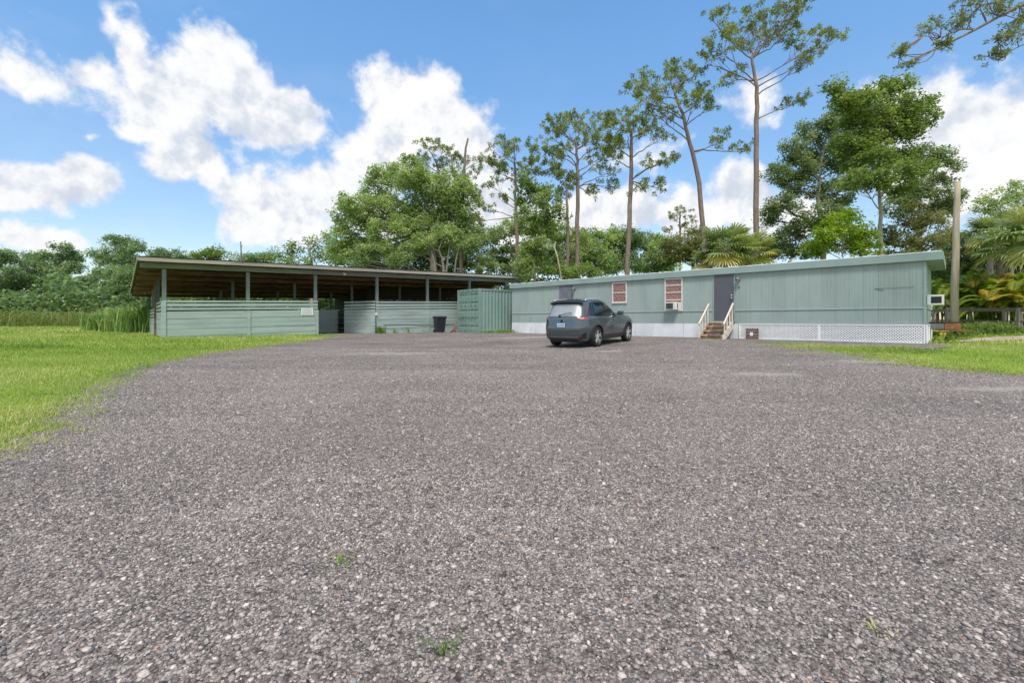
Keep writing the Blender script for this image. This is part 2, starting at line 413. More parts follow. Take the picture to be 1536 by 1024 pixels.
W = bpy.data.worlds.new('World'); S.world = W; W.use_nodes = True
def build_world():
    t = NT(W.node_tree)
    tc = t.n('ShaderNodeTexCoord').outputs['Generated']
    sky = t.n('ShaderNodeTexSky'); sky.sky_type = 'NISHITA'; sky.sun_disc = False
    sky.sun_elevation = SUN_EL; sky.sun_rotation = SUN_AZ; sky.air_density = 1.0; sky.dust_density = .6; sky.ozone_density = 1.5
    sep = t.n('ShaderNodeSeparateXYZ', i_Vector=tc)
    az = t.math('ARCTAN2', sep.outputs[0], sep.outputs[1]); el = t.math('ARCSINE', sep.outputs[2])
    p = t.n('ShaderNodeCombineXYZ', i_X=az, i_Y=el).outputs[0]
    wn = t.noise(tc, 7., 5, .55).outputs['Color']
    sc = t.n('ShaderNodeVectorMath', operation='SCALE', i_Scale=.13); t.set(sc, 0, t.vmath('SUBTRACT', wn, (.5, .5, .5)))
    pw = t.vmath('ADD', p, t.vmath('MULTIPLY', sc.outputs[0], (1, .8, 0)))
    # cumulus heaps: place in the sky (as photographed direction), size, strength
    B = [(325,110,85,72,1.1),(255,165,95,60,1.),(385,180,95,52,1.1),(440,178,62,48,1.),(212,192,48,28,.8),(190,70,34,44,.55),(150,30,25,25,.3),(260,95,60,40,.6),
         (615,165,85,66,1.15),(685,200,80,48,1.1),(570,235,70,60,1.),(480,285,90,52,1.),(415,315,110,52,1.),(360,338,60,28,.9),(560,330,90,36,.8),(700,300,90,60,.8),
         (295,248,80,38,.95),(350,280,70,32,.75),(65,275,115,42,1.),(130,262,60,32,.9),(15,288,50,30,.9),(75,362,75,28,1.),(15,380,40,12,.5),
         (40,115,120,40,.6),(125,108,70,30,.62),(130,196,24,13,.5),
         (1395,165,100,64,1.15),(1320,150,60,44,1.),(1475,205,130,80,1.15),(1560,205,120,85,1.1),(1430,270,140,70,.9),(1550,300,120,60,.8),
         (935,322,95,42,1.),(1025,325,55,32,.95),(1110,300,65,46,1.),(1165,330,90,50,.9),(775,345,80,46,.95),(850,340,80,36,.8),(1130,150,60,50,.32),(1000,215,70,26,.33),(940,240,80,30,.3)]
    den = None
    for (x, y, rx, ry, s) in B:
        a = math.atan((x - CX) / F); e = math.atan((HY - y) / F * math.cos(a))
        ra = rx / F * math.cos(a) ** 2 * 1.12; re = ry / F * math.cos(a) * 1.12
        l = t.vmath('LENGTH', t.vmath('MULTIPLY', t.vmath('SUBTRACT', pw, (a, e, 0)), (1 / ra, 1 / re, 0)))
        d = t.math('MULTIPLY', t.math('SUBTRACT', 1.0, l), s)
        den = d if den is None else t.math('SMOOTH_MAX', den, d, .25)
    for (a, e, ra, re, s) in [(1.9,.4,.5,.3,1),(2.6,.6,.6,.3,1),(-2.,.5,.5,.3,1),(-2.8,.35,.5,.25,1),(-1.3,.35,.3,.2,1),(3.1,.8,.9,.35,1.1),(1.2,.5,.25,.15,.9),(2.3,.95,.8,.3,1),(-2.4,.9,.8,.3,1),(3.0,.3,.6,.25,1.1)]:  # unseen clouds outside the view, added for fill light and reflections
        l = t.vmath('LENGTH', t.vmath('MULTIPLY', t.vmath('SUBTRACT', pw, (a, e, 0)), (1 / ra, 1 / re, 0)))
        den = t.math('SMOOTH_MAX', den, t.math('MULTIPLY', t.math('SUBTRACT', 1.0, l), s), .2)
    den = t.math('MAXIMUM', den, t.maprange(sep.outputs[2], .72, .9, -.6, .55))  # unseen cloud cover overhead, added to raise the fill light
    f1 = t.noise(tc, 13., 8, .56).outputs[0]; f1b = t.noise(t.vmath('ADD', tc, (-.016, 0, .022)), 13., 8, .56).outputs[0]; f2 = t.noise(tc, 42., 6, .6).outputs[0]
    dd = t.math('ADD', den, t.math('MULTIPLY', t.math('SUBTRACT', f1, .5), 1.2))
    dd = t.math('ADD', dd, t.math('MULTIPLY', t.math('SUBTRACT', f2, .5), .42))
    alpha = t.maprange(dd, .05, .44, 0, 1, True)
    alpha = t.math('MULTIPLY', alpha, t.maprange(el, .0, .06, .45, 1.))
    # thin high veil
    veil = t.maprange(t.noise(t.n('ShaderNodeMapping', i_Vector=tc, i_Scale=(1.5, 1.5, 4)).outputs[0], 2.2, 6, .6).outputs[0], .45, .85, 0, .35)
    left = t.maprange(az, .25, -.8, .1, 1.)
    veil = t.math('MULTIPLY', veil, left)
    # soft grey bases and white tops
    g = t.noise(t.vmath('ADD', tc, (0, 0, .02)), 6., 5, .5).outputs[0]
    rel = t.math('MULTIPLY', t.math('SUBTRACT', f1, f1b), 3.4)
    sh = t.maprange(t.math('ADD', rel, t.math('MULTIPLY', t.math('SUBTRACT', g, .5), 1.6)), -.75, .55, 0, 1, True)
    cc = t.ramp(sh, [(0, (.66, .72, .82)), (.3, (.80, .84, .91)), (.62, (.96, .97, .99)), (1, (1.03, 1.03, 1.02))])
    skyc = t.n('ShaderNodeVectorMath', operation='SCALE', i_Scale=1.0); t.set(skyc, 0, sky.outputs[0])
    tint = t.mix(t.maprange(el, .06, .55), (.84, .79, .76, 1), (.78, 1.09, 1.20, 1))
    skyt = t.mix(1., skyc.outputs[0], tint, 'MULTIPLY')
    cl = t.n('ShaderNodeVectorMath', operation='SCALE', i_Scale=CLOUD_S / SKY_S); t.set(cl, 0, cc)
    col = t.mix(veil, skyt, t.mix(.5, skyt, cl.outputs[0]))
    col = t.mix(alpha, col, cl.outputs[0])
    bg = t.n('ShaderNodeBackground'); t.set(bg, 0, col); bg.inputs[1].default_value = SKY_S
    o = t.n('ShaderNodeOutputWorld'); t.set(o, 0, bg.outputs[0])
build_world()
# ------------------------------------------------------------------ ground, gravel lot, tracks
rng = np.random.default_rng(7)
def axis(lo, hi, near, grow=1.13, h0=.5):
    a = [0.]
    h = h0
    while a[-1] < max(abs(lo), abs(hi)):
        a.append(a[-1] + h)
        if a[-1] > near: h *= grow
    a = np.array(a)
    return np.concatenate([-a[:0:-1], a])
gx = axis(-900, 900, 30); gy = axis(-900, 900, 48)
GX, GY = np.meshgrid(gx, gy, indexing='ij')
V = np.stack([GX, GY, gz(GX, GY)], -1).reshape(-1, 3)
a, b = GX.shape
i = np.arange(a - 1)[:, None] * b; j = np.arange(b - 1)[None, :]
nm = NM(); nm.add(V, np.stack([i + j, i + b + j, i + b + j + 1, i + j + 1], -1).reshape(-1, 4))
tag(nm.build('ground', m_ground, smooth=True), kind='structure')

def sheet(name, poly, mat, lift, step=.5, jag=.12, jstep=.09, seed=0):
    """a sheet lying on the terrain inside a ragged outline"""
    r = np.random.default_rng(seed)
    out = []
    n = len(poly)
    for k in range(n):
        p, q = np.array(poly[k]), np.array(poly[(k + 1) % n])
        L = np.linalg.norm(q - p); far = min(np.linalg.norm(p), np.linalg.norm(q))
        st = max(jstep, far * .012)
        m = max(1, int(L / st)); d = (q - p) / L; nn = np.array([-d[1], d[0]])
        for u in range(m):
            c = p + (q - p) * u / m
            o = mnoise.fractal(Vector((c[0] * 1.7, c[1] * 1.7, seed)), 1, 2, 5) * jag * 1.3
            out.append(c + nn * o * (1 if u else .3))
    out = np.array(out)
    GPX.append(out)
    lo, hi = out.min(0), out.max(0)
    xs = np.arange(lo[0], hi[0], step); ys = np.arange(lo[1], hi[1], step)
    X, Y = np.meshgrid(xs, ys); P = np.stack([X.ravel(), Y.ravel()], 1)
    P = P + r.uniform(-.1, .1, P.shape) * step
    P = P[inpoly(P, out)]
    pts = [Vector(p) for p in np.concatenate([out, P])]
    m = len(out)
    res = delaunay_2d_cdt(pts, [(k, (k + 1) % m) for k in range(m)], [], 1, 1e-5)
    vs = np.array([tuple(p) for p in res[0]])
    z = gz(vs[:, 0], vs[:, 1]) + lift
    me = bpy.data.meshes.new(name)
    me.from_pydata(np.column_stack([vs, z]).tolist(), [], [tuple(f) for f in res[2]])
    bm = bmesh.new(); bm.from_mesh(me)
    for f in bm.faces:
        f.normal_update()
        if f.normal.z < 0: f.normal_flip()
    bm.to_mesh(me); bm.free()
    tag(link(name, me, mat, smooth=True), kind='structure')
    return out

def inpoly(P, poly):
    x, y = P[:, 0], P[:, 1]; c = np.zeros(len(P), bool)
    n = len(poly); j = n - 1
    for i in range(n):
        xi, yi = poly[i]; xj, yj = poly[j]
        if yi != yj:
            m = ((yi > y) != (yj > y)) & (x < (xj - xi) * (y - yi) / (yj - yi) + xi)
            c ^= m
        j = i
    return c
LEFT_EDGE = [(-160, 740), (-60, 705), (0, 678), (40, 655), (78, 628), (98, 602), (150, 575), (190, 556), (240, 543), (300, 532), (380, 521), (450, 512), (497, 506), (500, 503)]
RIGHT_EDGE = [(1188, 517), (1240, 524), (1290, 530), (1330, 539), (1380, 548), (1440, 555), (1536, 563), (1640, 572)]
lp = [onground(*p) for p in LEFT_EDGE]; rp = [onground(*p) for p in RIGHT_EDGE]
bo = np.array((-15.28, 20.0)); be1 = np.array((.753, .658)); be2 = np.array((-.658, .753))
gravel_poly = lp + [bo + be1 * 6.3 - be2 * .2, bo + be1 * 6.45 + be2 * 9, bo + be1 * 9.6 + be2 * 9, bo + be1 * 9.9 - be2 * .1, bo + be1 * 18 - be2 * .1,
      np.array((2.0, 30.5)), np.array((2.0, 26.9)), np.array((13.0, 15.7))] + rp + [np.array((18, 6.)), np.array((18, -8)), np.array((-18, -8)), np.array((-14, 1.5))]
GPX = []
GP = sheet('gravel_lot', gravel_poly, m_gravel, .012, .5, .13, .07, 3)

def ribbon(name, pts, wid, mat, lift, seed):
    pts = np.array(pts); t = np.gradient(pts, axis=0); t /= np.linalg.norm(t, axis=1)[:, None]
    nn = np.stack([-t[:, 1], t[:, 0]], 1) * np.array(wid)[:, None] / 2
    return sheet(name, list(pts + nn) + list((pts - nn)[::-1]), mat, lift, .5, .12, .12, seed)
sheet('bare_dirt_strip', [np.array((8.9, 20.05)), np.array((13.5, 14.95))] + [onground(*p) for p in ((1408, 517), (1428, 521), (1400, 524.5), (1340, 521.5), (1260, 518.5), (1190, 516), (1115, 512))], m_dirt, .018, .4, .09, .08, 8)
ribbon('sandy_track', [(14.6, 16.6), (16.2, 16.1), (19, 15.6), (23, 14.9), (30, 13.5)], [.3, .9, 1.2, 1.3, 1.3], m_sand, .02, 5)
SP = GPX[-1]
ribbon('farm_road', [(16, 32), (24, 30.5), (34, 29), (50, 28)], [1.5, 1.9, 2., 2.], m_sand, .02, 6)

# loose stones lying on the lot: the near ones as real stones
def ico(sub):
    bm = bmesh.new(); bmesh.ops.create_icosphere(bm, subdivisions=sub, radius=1)
    v = np.array([q.co[:] for q in bm.verts]); f = np.array([[q.index for q in p.verts] for p in bm.faces]); bm.free()
    return v, f
def stones(nm, N, d0, d1, size, var, sub, seed, shift=0., flat=1.):
    r = np.random.default_rng(seed)
    d = np.sqrt(r.uniform(d0 ** 2, d1 ** 2, N)); x = r.uniform(-1.22, 1.22, N) * d
    P = np.stack([x, d], 1); P = P[inpoly(P + r.normal(0, 1, P.shape) * np.where(r.uniform(0, 1, (N, 1)) < .4, .28, .08), GP)]
    thin = np.zeros(len(P))
    for (cx, cy, rx, ry) in DUST: thin = np.maximum(thin, 1.1 - np.hypot((P[:, 0] - cx) / rx, (P[:, 1] - cy) / ry))
    P = P[r.uniform(0, 1, len(P)) > np.clip(thin * 1.4, 0, .8)]; N = len(P)
    v, f = ico(sub)
    s = size * np.exp(r.normal(0, var, N))
    sc = np.stack([np.ones(N), r.uniform(.6, 1., N), r.uniform(.35, .65, N)], 1) * s[:, None]
    jit = 1 + r.uniform(-.22, .22, (N, len(v), 1))
    q = v[None] * jit * sc[:, None, :]
    # tilt and turn
    a = r.uniform(0, 2 * PI, N); t = r.normal(0, .3, N)
    ct, st = np.cos(t)[:, None], np.sin(t)[:, None]; ca, sa = np.cos(a)[:, None], np.sin(a)[:, None]
    X, Y, Z = q[..., 0], q[..., 1], q[..., 2]
    X, Z = X * ct - Z * st, X * st + Z * ct
    X, Y = X * ca - Y * sa, X * sa + Y * ca
    z0 = gz(P[:, 0], P[:, 1]) + .012 + sc[:, 2] * r.uniform(-.1, .6, N)
    vv = np.stack([X + P[:, 0, None], Y + P[:, 1, None], Z + z0[:, None]], -1)
    tone = r.uniform(0, 1, N) ** .95 + shift  # shift paints grazing-view brightening: near stones darker, far stones paler
    tone = np.clip(tone + np.array([.20 * mnoise.noise(Vector((p[0] * .45, p[1] * .45, 1.))) + .16 * mnoise.noise(Vector((p[0] * .3 + p[1] * .2, p[1] * 1.7, 4.))) for p in P]), 0, .93 + .07 * (r.uniform(0, 1, N) < .25))
    tone = .5 + (tone - .5) * flat
    big = s > size * 1.7
    tone[big] = np.where(r.uniform(0, 1, big.sum()) < .25, r.uniform(.8, .95, big.sum()), r.uniform(0, .6, big.sum()))
    nm.add(vv, (f[None] + (np.arange(N) * len(v))[:, None, None]).reshape(-1, 3), np.repeat(tone, len(v)))
nm = NM()
stones(nm, 24000, 1.1, 1.75, .0043, .38, 2, 1, -.10)
stones(nm, 36000, 1.7, 2.4, .0045, .38, 1, 6, -.09)
stones(nm, 120000, 2.3, 4.6, .0049, .38, 1, 2, -.06)
stones(nm, 120000, 4.4, 9., .0064, .38, 1, 3, .08, .85)
stones(nm, 60000, 8.5, 16., .0095, .36, 1, 4, .22, .6)
tag(nm.build('loose_gravel', m_stone, smooth=True), 'loose grey and pale gravel stones covering the lot', 'gravel', kind='stuff')

# lawn blades
def blades(nm, P, hgt, wid, r, lean=.5, tone=(.2, .9)):
    N = len(P)
    a = r.uniform(0, 2 * PI, N); h = hgt * np.exp(r.normal(0, .3, N)); w = wid * r.uniform(.7, 1.3, N)
    z = gz(P[:, 0], P[:, 1]) - .005
    d = np.stack([np.cos(a), np.sin(a)], 1); s = np.stack([-d[:, 1], d[:, 0]], 1) * w[:, None] / 2
    l = r.uniform(.1, lean * 2, N)[:, None] * h[:, None]
    b0 = np.column_stack([P - s, z]); b1 = np.column_stack([P + s, z])
    m0 = np.column_stack([P - s * .8 + d * l * .35, z + h * .6]); m1 = np.column_stack([P + s * .8 + d * l * .35, z + h * .6])
    tp = np.column_stack([P + d * l, z + h])
    v = np.stack([b0, b1, m1, m0, tp], 1)
    k = (np.arange(N) * 5)[:, None]
    pt = np.array([mnoise.noise(Vector((p[0] * .5, p[1] * .5, 3.))) + .9 * mnoise.noise(Vector((p[0] * .10, p[1] * .32, 9.))) for p in P]) if N < 400000 else np.zeros(N)
    tn = np.repeat(np.clip(r.uniform(*tone, N) + pt * .35, 0, 1), 5)
    nm.add(v, k + np.array([[0, 1, 2, 3]]), tn)
    nm.f.append(k + np.array([[3, 2, 4]]) + nm.n - 5 * N)
nm = NM()
def lawn(N, x0, x1, y0, y1, hgt, wid, seed, band=None):
    r = np.random.default_rng(seed)
    P = np.stack([r.uniform(x0, x1, N), r.uniform(y0, y1, N)], 1)
    P = P[np.abs(P[:, 0]) < P[:, 1] * 1.2 + 1.5]
    edge = P + r.normal(0, .16, P.shape)          # blades thin out over the edge of the gravel
    for g in GPX: P = P[~inpoly(P + r.normal(0, 1, P.shape) * np.where(r.uniform(0, 1, (len(P), 1)) < .32, .42, .13), g)]
    loc = (P - bo) @ np.stack([be1, be2], 1)
    P = P[~((loc[:, 0] > -.05) & (loc[:, 0] < 22) & (loc[:, 1] > -.05) & (loc[:, 1] < 12))]
    tq = P[:, 0] * .70 + P[:, 1] * .714; ts = P[:, 0] * .714 - (P[:, 1] - 28) * .70
    P = P[~((tq > 19.98) & (tq < 24.3) & (ts > -.1) & (ts < 18.9))]
    blades(nm, P, hgt, wid, r)
lawn(60000, -9, -2.6, 1.8, 8, .034, .005, 11)
lawn(60000, -17, -4, 7, 15, .048, .009, 12)
lawn(60000, -28, -6, 14, 27, .06, .018, 13)
lawn(50000, -75, -12, 26, 62, .09, .05, 14)
lawn(45000, 6, 20, 7, 16, .042, .010, 15)
lawn(30000, 12, 34, 14, 28, .08, .022, 16)
def patch(N, px, py, rx, ry, hgt, wid, seed):
    r = np.random.default_rng(seed); c = onground(px, py)
    P = c + r.normal(0, 1, (N, 2)) * np.array((rx, ry))
    tq = P[:, 0] * .70 + P[:, 1] * .714
    blades(nm, P[tq < 19.9], hgt, wid, r)
for k, (px, py, rx, ry, n) in enumerate([(1195, 519, .35, .3, 700), (1225, 521, .4, .2, 800), (1265, 521, .5, .25, 1200), (1290, 528, .4, .3, 900), (1330, 527, .6, .3, 1500), (1150, 515, .4, .1, 300), (1210, 530, .35, .1, 200), (1330, 522, .5, .15, 900), (1370, 528, .4, .2, 900), (1060, 513, .3, .08, 120), (500, 504, .5, .3, 300)]):
    patch(n, px, py, rx, ry, .05, .012, 40 + k)
def edge_tufts(path, n, spread, h, wid, seed):
    r = np.random.default_rng(seed); path = np.array(path); L = np.r_[0, np.cumsum(np.linalg.norm(np.diff(path, axis=0), axis=1))]
    u = r.uniform(0, L[-1], n); C_ = np.stack([np.interp(u, L, path[:, 0]), np.interp(u, L, path[:, 1])], 1) + r.normal(0, spread, (n, 2))
    for c in C_:
        k = r.integers(8, 42); blades(nm, c + r.normal(0, r.uniform(.02, .10), (k, 2)), h * r.uniform(.6, 1.3), wid, r, .8, (.15, .95))
edge_tufts(lp[2:], 420, .24, .045, .007, 51)
edge_tufts(lp[1:8], 260, .2, .04, .005, 52)
edge_tufts(rp[:-1], 520, .32, .045, .010, 53)
tag(nm.build('lawn_grass', l_grass), 'short bright green mown grass around the gravel lot', 'grass', kind='stuff')
# ------------------------------------------------------------------ the open barn
BZ = float(gz(-15.28, 20.0))
TILT = .025
barn = thing('open_barn', 'long open sided green barn with low board walls and a flat sloping roof', 'barn', (-15.28, 20.0, 0), math.atan2(.658, .753))
def bloc(s, b): return np.array((-15.28, 20.0)) + np.array((.753, .658)) * s + np.array((-.658, .753)) * b
def gl(s, b): return float(gz(*bloc(s, b)))
def P(s, b, z): return (s, b, z + TILT * s)        # the building follows the rising ground
SX = [0, 3.24, 6.4, 9.85, 13.2, 16.45, 19.7]
ROWS = [0, 3.7, 7.4, 11.0]
SL = .079                                           # roof fall per metre backwards
def zroof(b): return 3.61 - SL * b                  # underside of the roof sheet
for ri, b in enumerate(ROWS):
    for s in SX:
        m = MB(); w = .15 if ri == 0 else .13
        z1 = 3.235 + TILT * s if ri == 0 else zroof(b) - .28 + TILT * s
        lean = .0
        m.box(s - w / 2, s + w / 2, b - w / 2, b + w / 2, gl(s, b) - .1, z1)
        m.build('post', m_barnpost, barn, bevel=.008)
for ri, b in enumerate(ROWS):                        # beams along the barn
    z1 = zroof(b) - (.12 if ri == 0 else .11); z0 = 3.235 if ri == 0 else z1 - .24
    m = MB(); a0, a1 = -.83, 21.4
    m.hexa([P(a0, b - .08, z0 + .04), P(a1, b - .08, z0), P(a1, b + .06, z0), P(a0, b + .06, z0 + .04), P(a0, b - .08, z1), P(a1, b - .08, z1), P(a1, b + .06, z1), P(a0, b + .06, z1)])
    m.build('beam', m_beam if ri == 0 else m_rawwood, barn)
for b in (1.9, 5.6, 9.2):
    m = MB(); z1 = zroof(b) - .115
    m.hexa([P(-.8, b - .03, z1 - .2), P(21.3, b - .03, z1 - .2), P(21.3, b + .03, z1 - .2), P(-.8, b + .03, z1 - .2), P(-.8, b - .03, z1), P(21.3, b - .03, z1), P(21.3, b + .03, z1), P(-.8, b + .03, z1)])
    m.build('purlin', m_rawwood, barn)
for k in range(36):                                  # rafters running back over the beams
    s = -.75 + k * .62
    m = MB()
    b0, b1 = -.55, 11.6
    m.hexa([P(s - .025, b0, zroof(b0) - .10), P(s + .025, b0, zroof(b0) - .10), P(s + .025, b1, zroof(b1) - .10), P(s - .025, b1, zroof(b1) - .10),
            P(s - .025, b0, zroof(b0) - .004), P(s + .025, b0, zroof(b0) - .004), P(s + .025, b1, zroof(b1) - .004), P(s - .025, b1, zroof(b1) - .004)])
    m.build('rafter', m_rawwood, barn)
# roof: corrugated sheet with gently uneven edge
m = MB(); rr = random.Random(4)
n = 170; xs = [-.93 + 22.4 * k / n for k in range(n + 1)]
top = []
for b in (-.66, 5.5, 11.8):
    top.append([P(x, b, zroof(b) + .03 + .012 * math.sin(k * PI / 1.0 + .5) + .008 * math.sin(k * .37)) for k, x in enumerate(xs)])
m.grid(top); m.grid([[(q[0], q[1], q[2] - .025) for q in row] for row in top])
roof = m.build('roof', m_rooft, barn)
m = MB()
m.hexa([P(-.90, -.64, 3.495), P(21.42, -.64, 3.495), P(21.42, -.60, 3.495), P(-.90, -.60, 3.495), P(-.90, -.64, 3.665), P(21.42, -.64, 3.665), P(21.42, -.60, 3.665), P(-.90, -.60, 3.665)])
m.build('fascia', m_fascia, barn)
for s in (-.92, 21.43):
    m = MB()
    m.hexa([P(s - .02, -.64, 3.54), P(s + .02, -.64, 3.54), P(s + .02, 11.7, zroof(11.7) - .07), P(s - .02, 11.7, zroof(11.7) - .07), P(s - .02, -.64, 3.66), P(s + .02, -.64, 3.66), P(s + .02, 11.7, zroof(11.7) + .02), P(s - .02, 11.7, zroof(11.7) + .02)])
    m.build('fascia', m_fascia, barn)
wr = random.Random(11)
def boardwall(name, p, q, gaptop=True, ztop=1.86, skip=0, mat=None, thick=.03, low=None):
    """horizontal boards between two plan points (s, b): two spaced rails over close boards"""
    m = MB(); p = Vector((*p, 0)); q = Vector((*q, 0)); L = (q - p).length; d = (q - p) / L; nn = Vector((d.y, -d.x, 0))
    def bd(z0, z1, off=0., a=0., c=1.):
        A = p.lerp(q, a) + nn * off; B = p.lerp(q, c) + nn * off
        j = wr.uniform(-.008, .008); j2 = wr.uniform(-.008, .008)
        t = nn * thick
        za = TILT * A.x; zb = TILT * B.x
        m.hexa([A + Vector((0, 0, z0 + za + j)), B + Vector((0, 0, z0 + zb + j2)), B + t + Vector((0, 0, z0 + zb + j2)), A + t + Vector((0, 0, z0 + za + j)),
                A + Vector((0, 0, z1 + za + j)), B + Vector((0, 0, z1 + zb + j2)), B + t + Vector((0, 0, z1 + zb + j2)), A + t + Vector((0, 0, z1 + za + j))])
    if gaptop:
        for z0, z1 in ((1.775, 1.86), (1.585, 1.715), (1.43, 1.535)):
            bd(z0 + ztop - 1.86, z1 + ztop - 1.86)
        z = 1.375 + ztop - 1.86
    else: z = ztop
    lo = low if low is not None else min(gl(p.x, p.y) - TILT * p.x, gl(q.x, q.y) - TILT * q.x) - .02
    k = 0
    while z > lo + .06:
        hh = (.145, .20, .235, .225, .14, .19, .22)[k % 7]
        z0 = max(lo, z - hh)
        bd(z0 + .009, z, off=.006 * (k % 2))
        z -= hh; k += 1
    return m.build(name, mat or m_barn, barn, bevel=.006)
boardwall('board_wall', (-.06, -.078), (6.5, -.078))
boardwall('board_wall', (-.075, .10), (-.075, 3.7))
boardwall('board_wall', (9.75, -.079), (20.3, -.079), ztop=1.83)
boardwall('board_wall', (8.55, 1.55), (9.74, -.06), ztop=1.86)
boardwall('board_wall', (-.075, 3.8), (-.075, 11.0), ztop=1.6)
boardwall('back_wall', (0, 11.1), (14, 11.1), ztop=1.42, gaptop=False)
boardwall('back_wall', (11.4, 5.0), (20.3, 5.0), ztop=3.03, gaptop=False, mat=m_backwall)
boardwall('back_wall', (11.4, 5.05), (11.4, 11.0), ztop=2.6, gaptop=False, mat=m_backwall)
for s in (3.24, 13.2): boardwall('stall_partition', (s, .15), (s, 5 if s > 9 else 3.6), ztop=1.55, gaptop=False, mat=m_rawwood)
boardwall('stall_partition', (0.1, 3.78), (6.4, 3.78), ztop=1.5, gaptop=False, mat=m_rawwood)
boardwall('stall_front', (7.5, 3.6), (8.9, 3.6), ztop=1.42, gaptop=False)
for s in (3.26, 6.45, 13.2, 9.85): # battens over the joints of the front wall
    m = MB(); zt = 1.37 if s < 9 else 1.35
    m.hexa([P(s - .07, -.15, gl(s, 0) - TILT * s), P(s + .07, -.15, gl(s, 0) - TILT * s), P(s + .07, -.117, gl(s, 0) - TILT * s), P(s - .07, -.117, gl(s, 0) - TILT * s), P(s - .07, -.15, zt), P(s + .07, -.15, zt), P(s + .07, -.117, zt), P(s - .07, -.117, zt)])
    m.build('batten', m_barn, barn)
m = MB(); m.box(-.11, .06, -.15, -.115, gl(0, 0) - .05, 1.83); m.build('corner_board', m_barn, barn)
m = MB(); m.box(-.16, -.08, 3.55, 3.65, gl(0, 3.6), 2.95); m.build('corner_board', m_rawwood, barn)
# stall gate across the passage
gate = thing('stall_gate', 'dark tubular stall gate across the barn passage', 'gate')
gate.location = (*bloc(9.0, 3.7), 0); gate.rotation_euler.z = barn.rotation_euler.z
z0 = gl(9.0, 3.7)
for z in (.25, .6, .95, 1.25):
    m = MB(); m.tube([(0, 0, z0 + z), (1.75, 0, z0 + z)], .025, 8); m.build('rail', m_greymet, gate, True)
for x in (0, 1.75):
    m = MB(); m.tube([(x, 0, z0 + .15), (x, 0, z0 + 1.3)], .03, 8); m.build('upright', m_greymet, gate, True)
# flood light under the eave
m = MB(); m.box(7.82, 7.92, -.12, -.10, 3.52, 3.60); m.tube([(7.87, -.12, 3.56), (7.87, -.2, 3.56)], .02)
fl = m.build('floodlight_bracket', m_white, barn)
for sx in (-1, 1):
    m = MB(); m.lathe([(0, 0), (.025, 0), (.03, .05), (.055, .14), (.05, .145), (0, .13)], 14, Matrix.Translation((7.87 + sx * .03, -.2, 3.55)) @ Matrix.Rotation(sx * .9, 4, 'Y') @ Matrix.Rotation(2.0, 4, 'X'))
    m.build('floodlight', m_white, fl, True)
# meter box on a conduit beside the passage
m = MB(); m.box(9.66, 9.78, -.25, -.16, 1.02 + .26, 1.16 + .26); mb_ = m.build('junction_box', m_white, barn, bevel=.01)
m = MB(); m.tube([(9.72, -.2, .25), (9.72, -.2, 1.28)], .02); m.build('conduit', m_barnpost, mb_, True)
# horizontal fixed cable along right wall
m = MB(); m.tube([(10.2, -.12, .72), (12, -.125, .73), (13.2, -.16, .71), (15.2, -.12, .73)], .012, 6); m.build('conduit', m_black, barn)

sign = thing('notice_sign', 'white rectangular notice board of small grey print on the barn wall', 'sign', (*bloc(5.95, -.125), 0), barn.rotation_euler.z)
zz = 1.10 + TILT * 5.95
m = MB(); m.box(-.30, .30, -.012, 0, zz, zz + .37); m.build('sign_board', m_sign, sign, bevel=.004)
m = MB(); sr = random.Random(5)
for k in range(6):
    x = -.24; z = zz + .31 - k * .052
    while x < .22:
        w = sr.uniform(.02, .07); w = min(w, .24 - x)
        m.box(x, x + w, -.0155, -.0125, z - .012, z + (.012 if k else .02)); x += w + .018
m.build('lettering', m_signt, sign)

# ------------------------------------------------------------------ shipping container
ca = math.atan2(.655, .755)
cont = thing('shipping_container', 'sage green corrugated steel shipping container with double doors', 'container', (-1.97, 27.5, 0), ca)
cz = float(gz(-1.97, 27.5)); CL, CWd, CHt = 6.0, 2.36, 2.70
def corr(p, q, z0, z1, m, pitch=.26, dep=.04, inward=(0, 1)):
    p = np.array(p, float); q = np.array(q, float); L = np.linalg.norm(q - p); d = (q - p) / L; iw = np.array(inward)
    pts = []; k = 0; u = 0
    while u < L - .01:
        for fr, dd in ((0, 0), (.28, 0), (.5, 1), (.78, 1)):
            if u + fr * pitch < L: pts.append(p + d * (u + fr * pitch) + iw * dd * dep)
        u += pitch
    pts.append(q)
    m.grid([[(a[0], a[1], z0) for a in pts], [(a[0], a[1], z1) for a in pts]])
m = MB()
corr((.12, .02), (CL - .12, .02), cz + .16, cz + CHt - .1, m)
corr((.12, CWd - .02), (CL - .12, CWd - .02), cz + .16, cz + CHt - .1, m, inward=(0, -1))
corr((CL - .02, .12), (CL - .02, CWd - .12), cz + .16, cz + CHt - .1, m, inward=(-1, 0))
m.box(.05, CL - .05, .06, CWd - .06, cz + CHt - .05, cz + CHt - .02); m.box(.05, CL - .05, .06, CWd - .06, cz + .12, cz + .16)
body = m.build('body', m_contr, cont)
m = MB()
for x0, x1 in ((0, .13), (CL - .13, CL)):
    for y0, y1 in ((0, .13), (CWd - .13, CWd)): m.box(x0, x1, y0, y1, cz + .0, cz + CHt)
for y0, y1 in ((0.003, .08), (CWd - .08, CWd - .003)):
    m.box(.131, CL - .131, y0, y1, cz + CHt - .1, cz + CHt - .005); m.box(.131, CL - .131, y0, y1, cz + .01, cz + .17)
for x0, x1 in ((.003, .10), (CL - .10, CL - .003)):
    m.box(x0, x1, .131, CWd - .131, cz + CHt - .12, cz + CHt - .004); m.box(x0, x1, .131, CWd - .131, cz + .01, cz + .14)
m.build('corner_frame', m_contr, cont, bevel=.008)
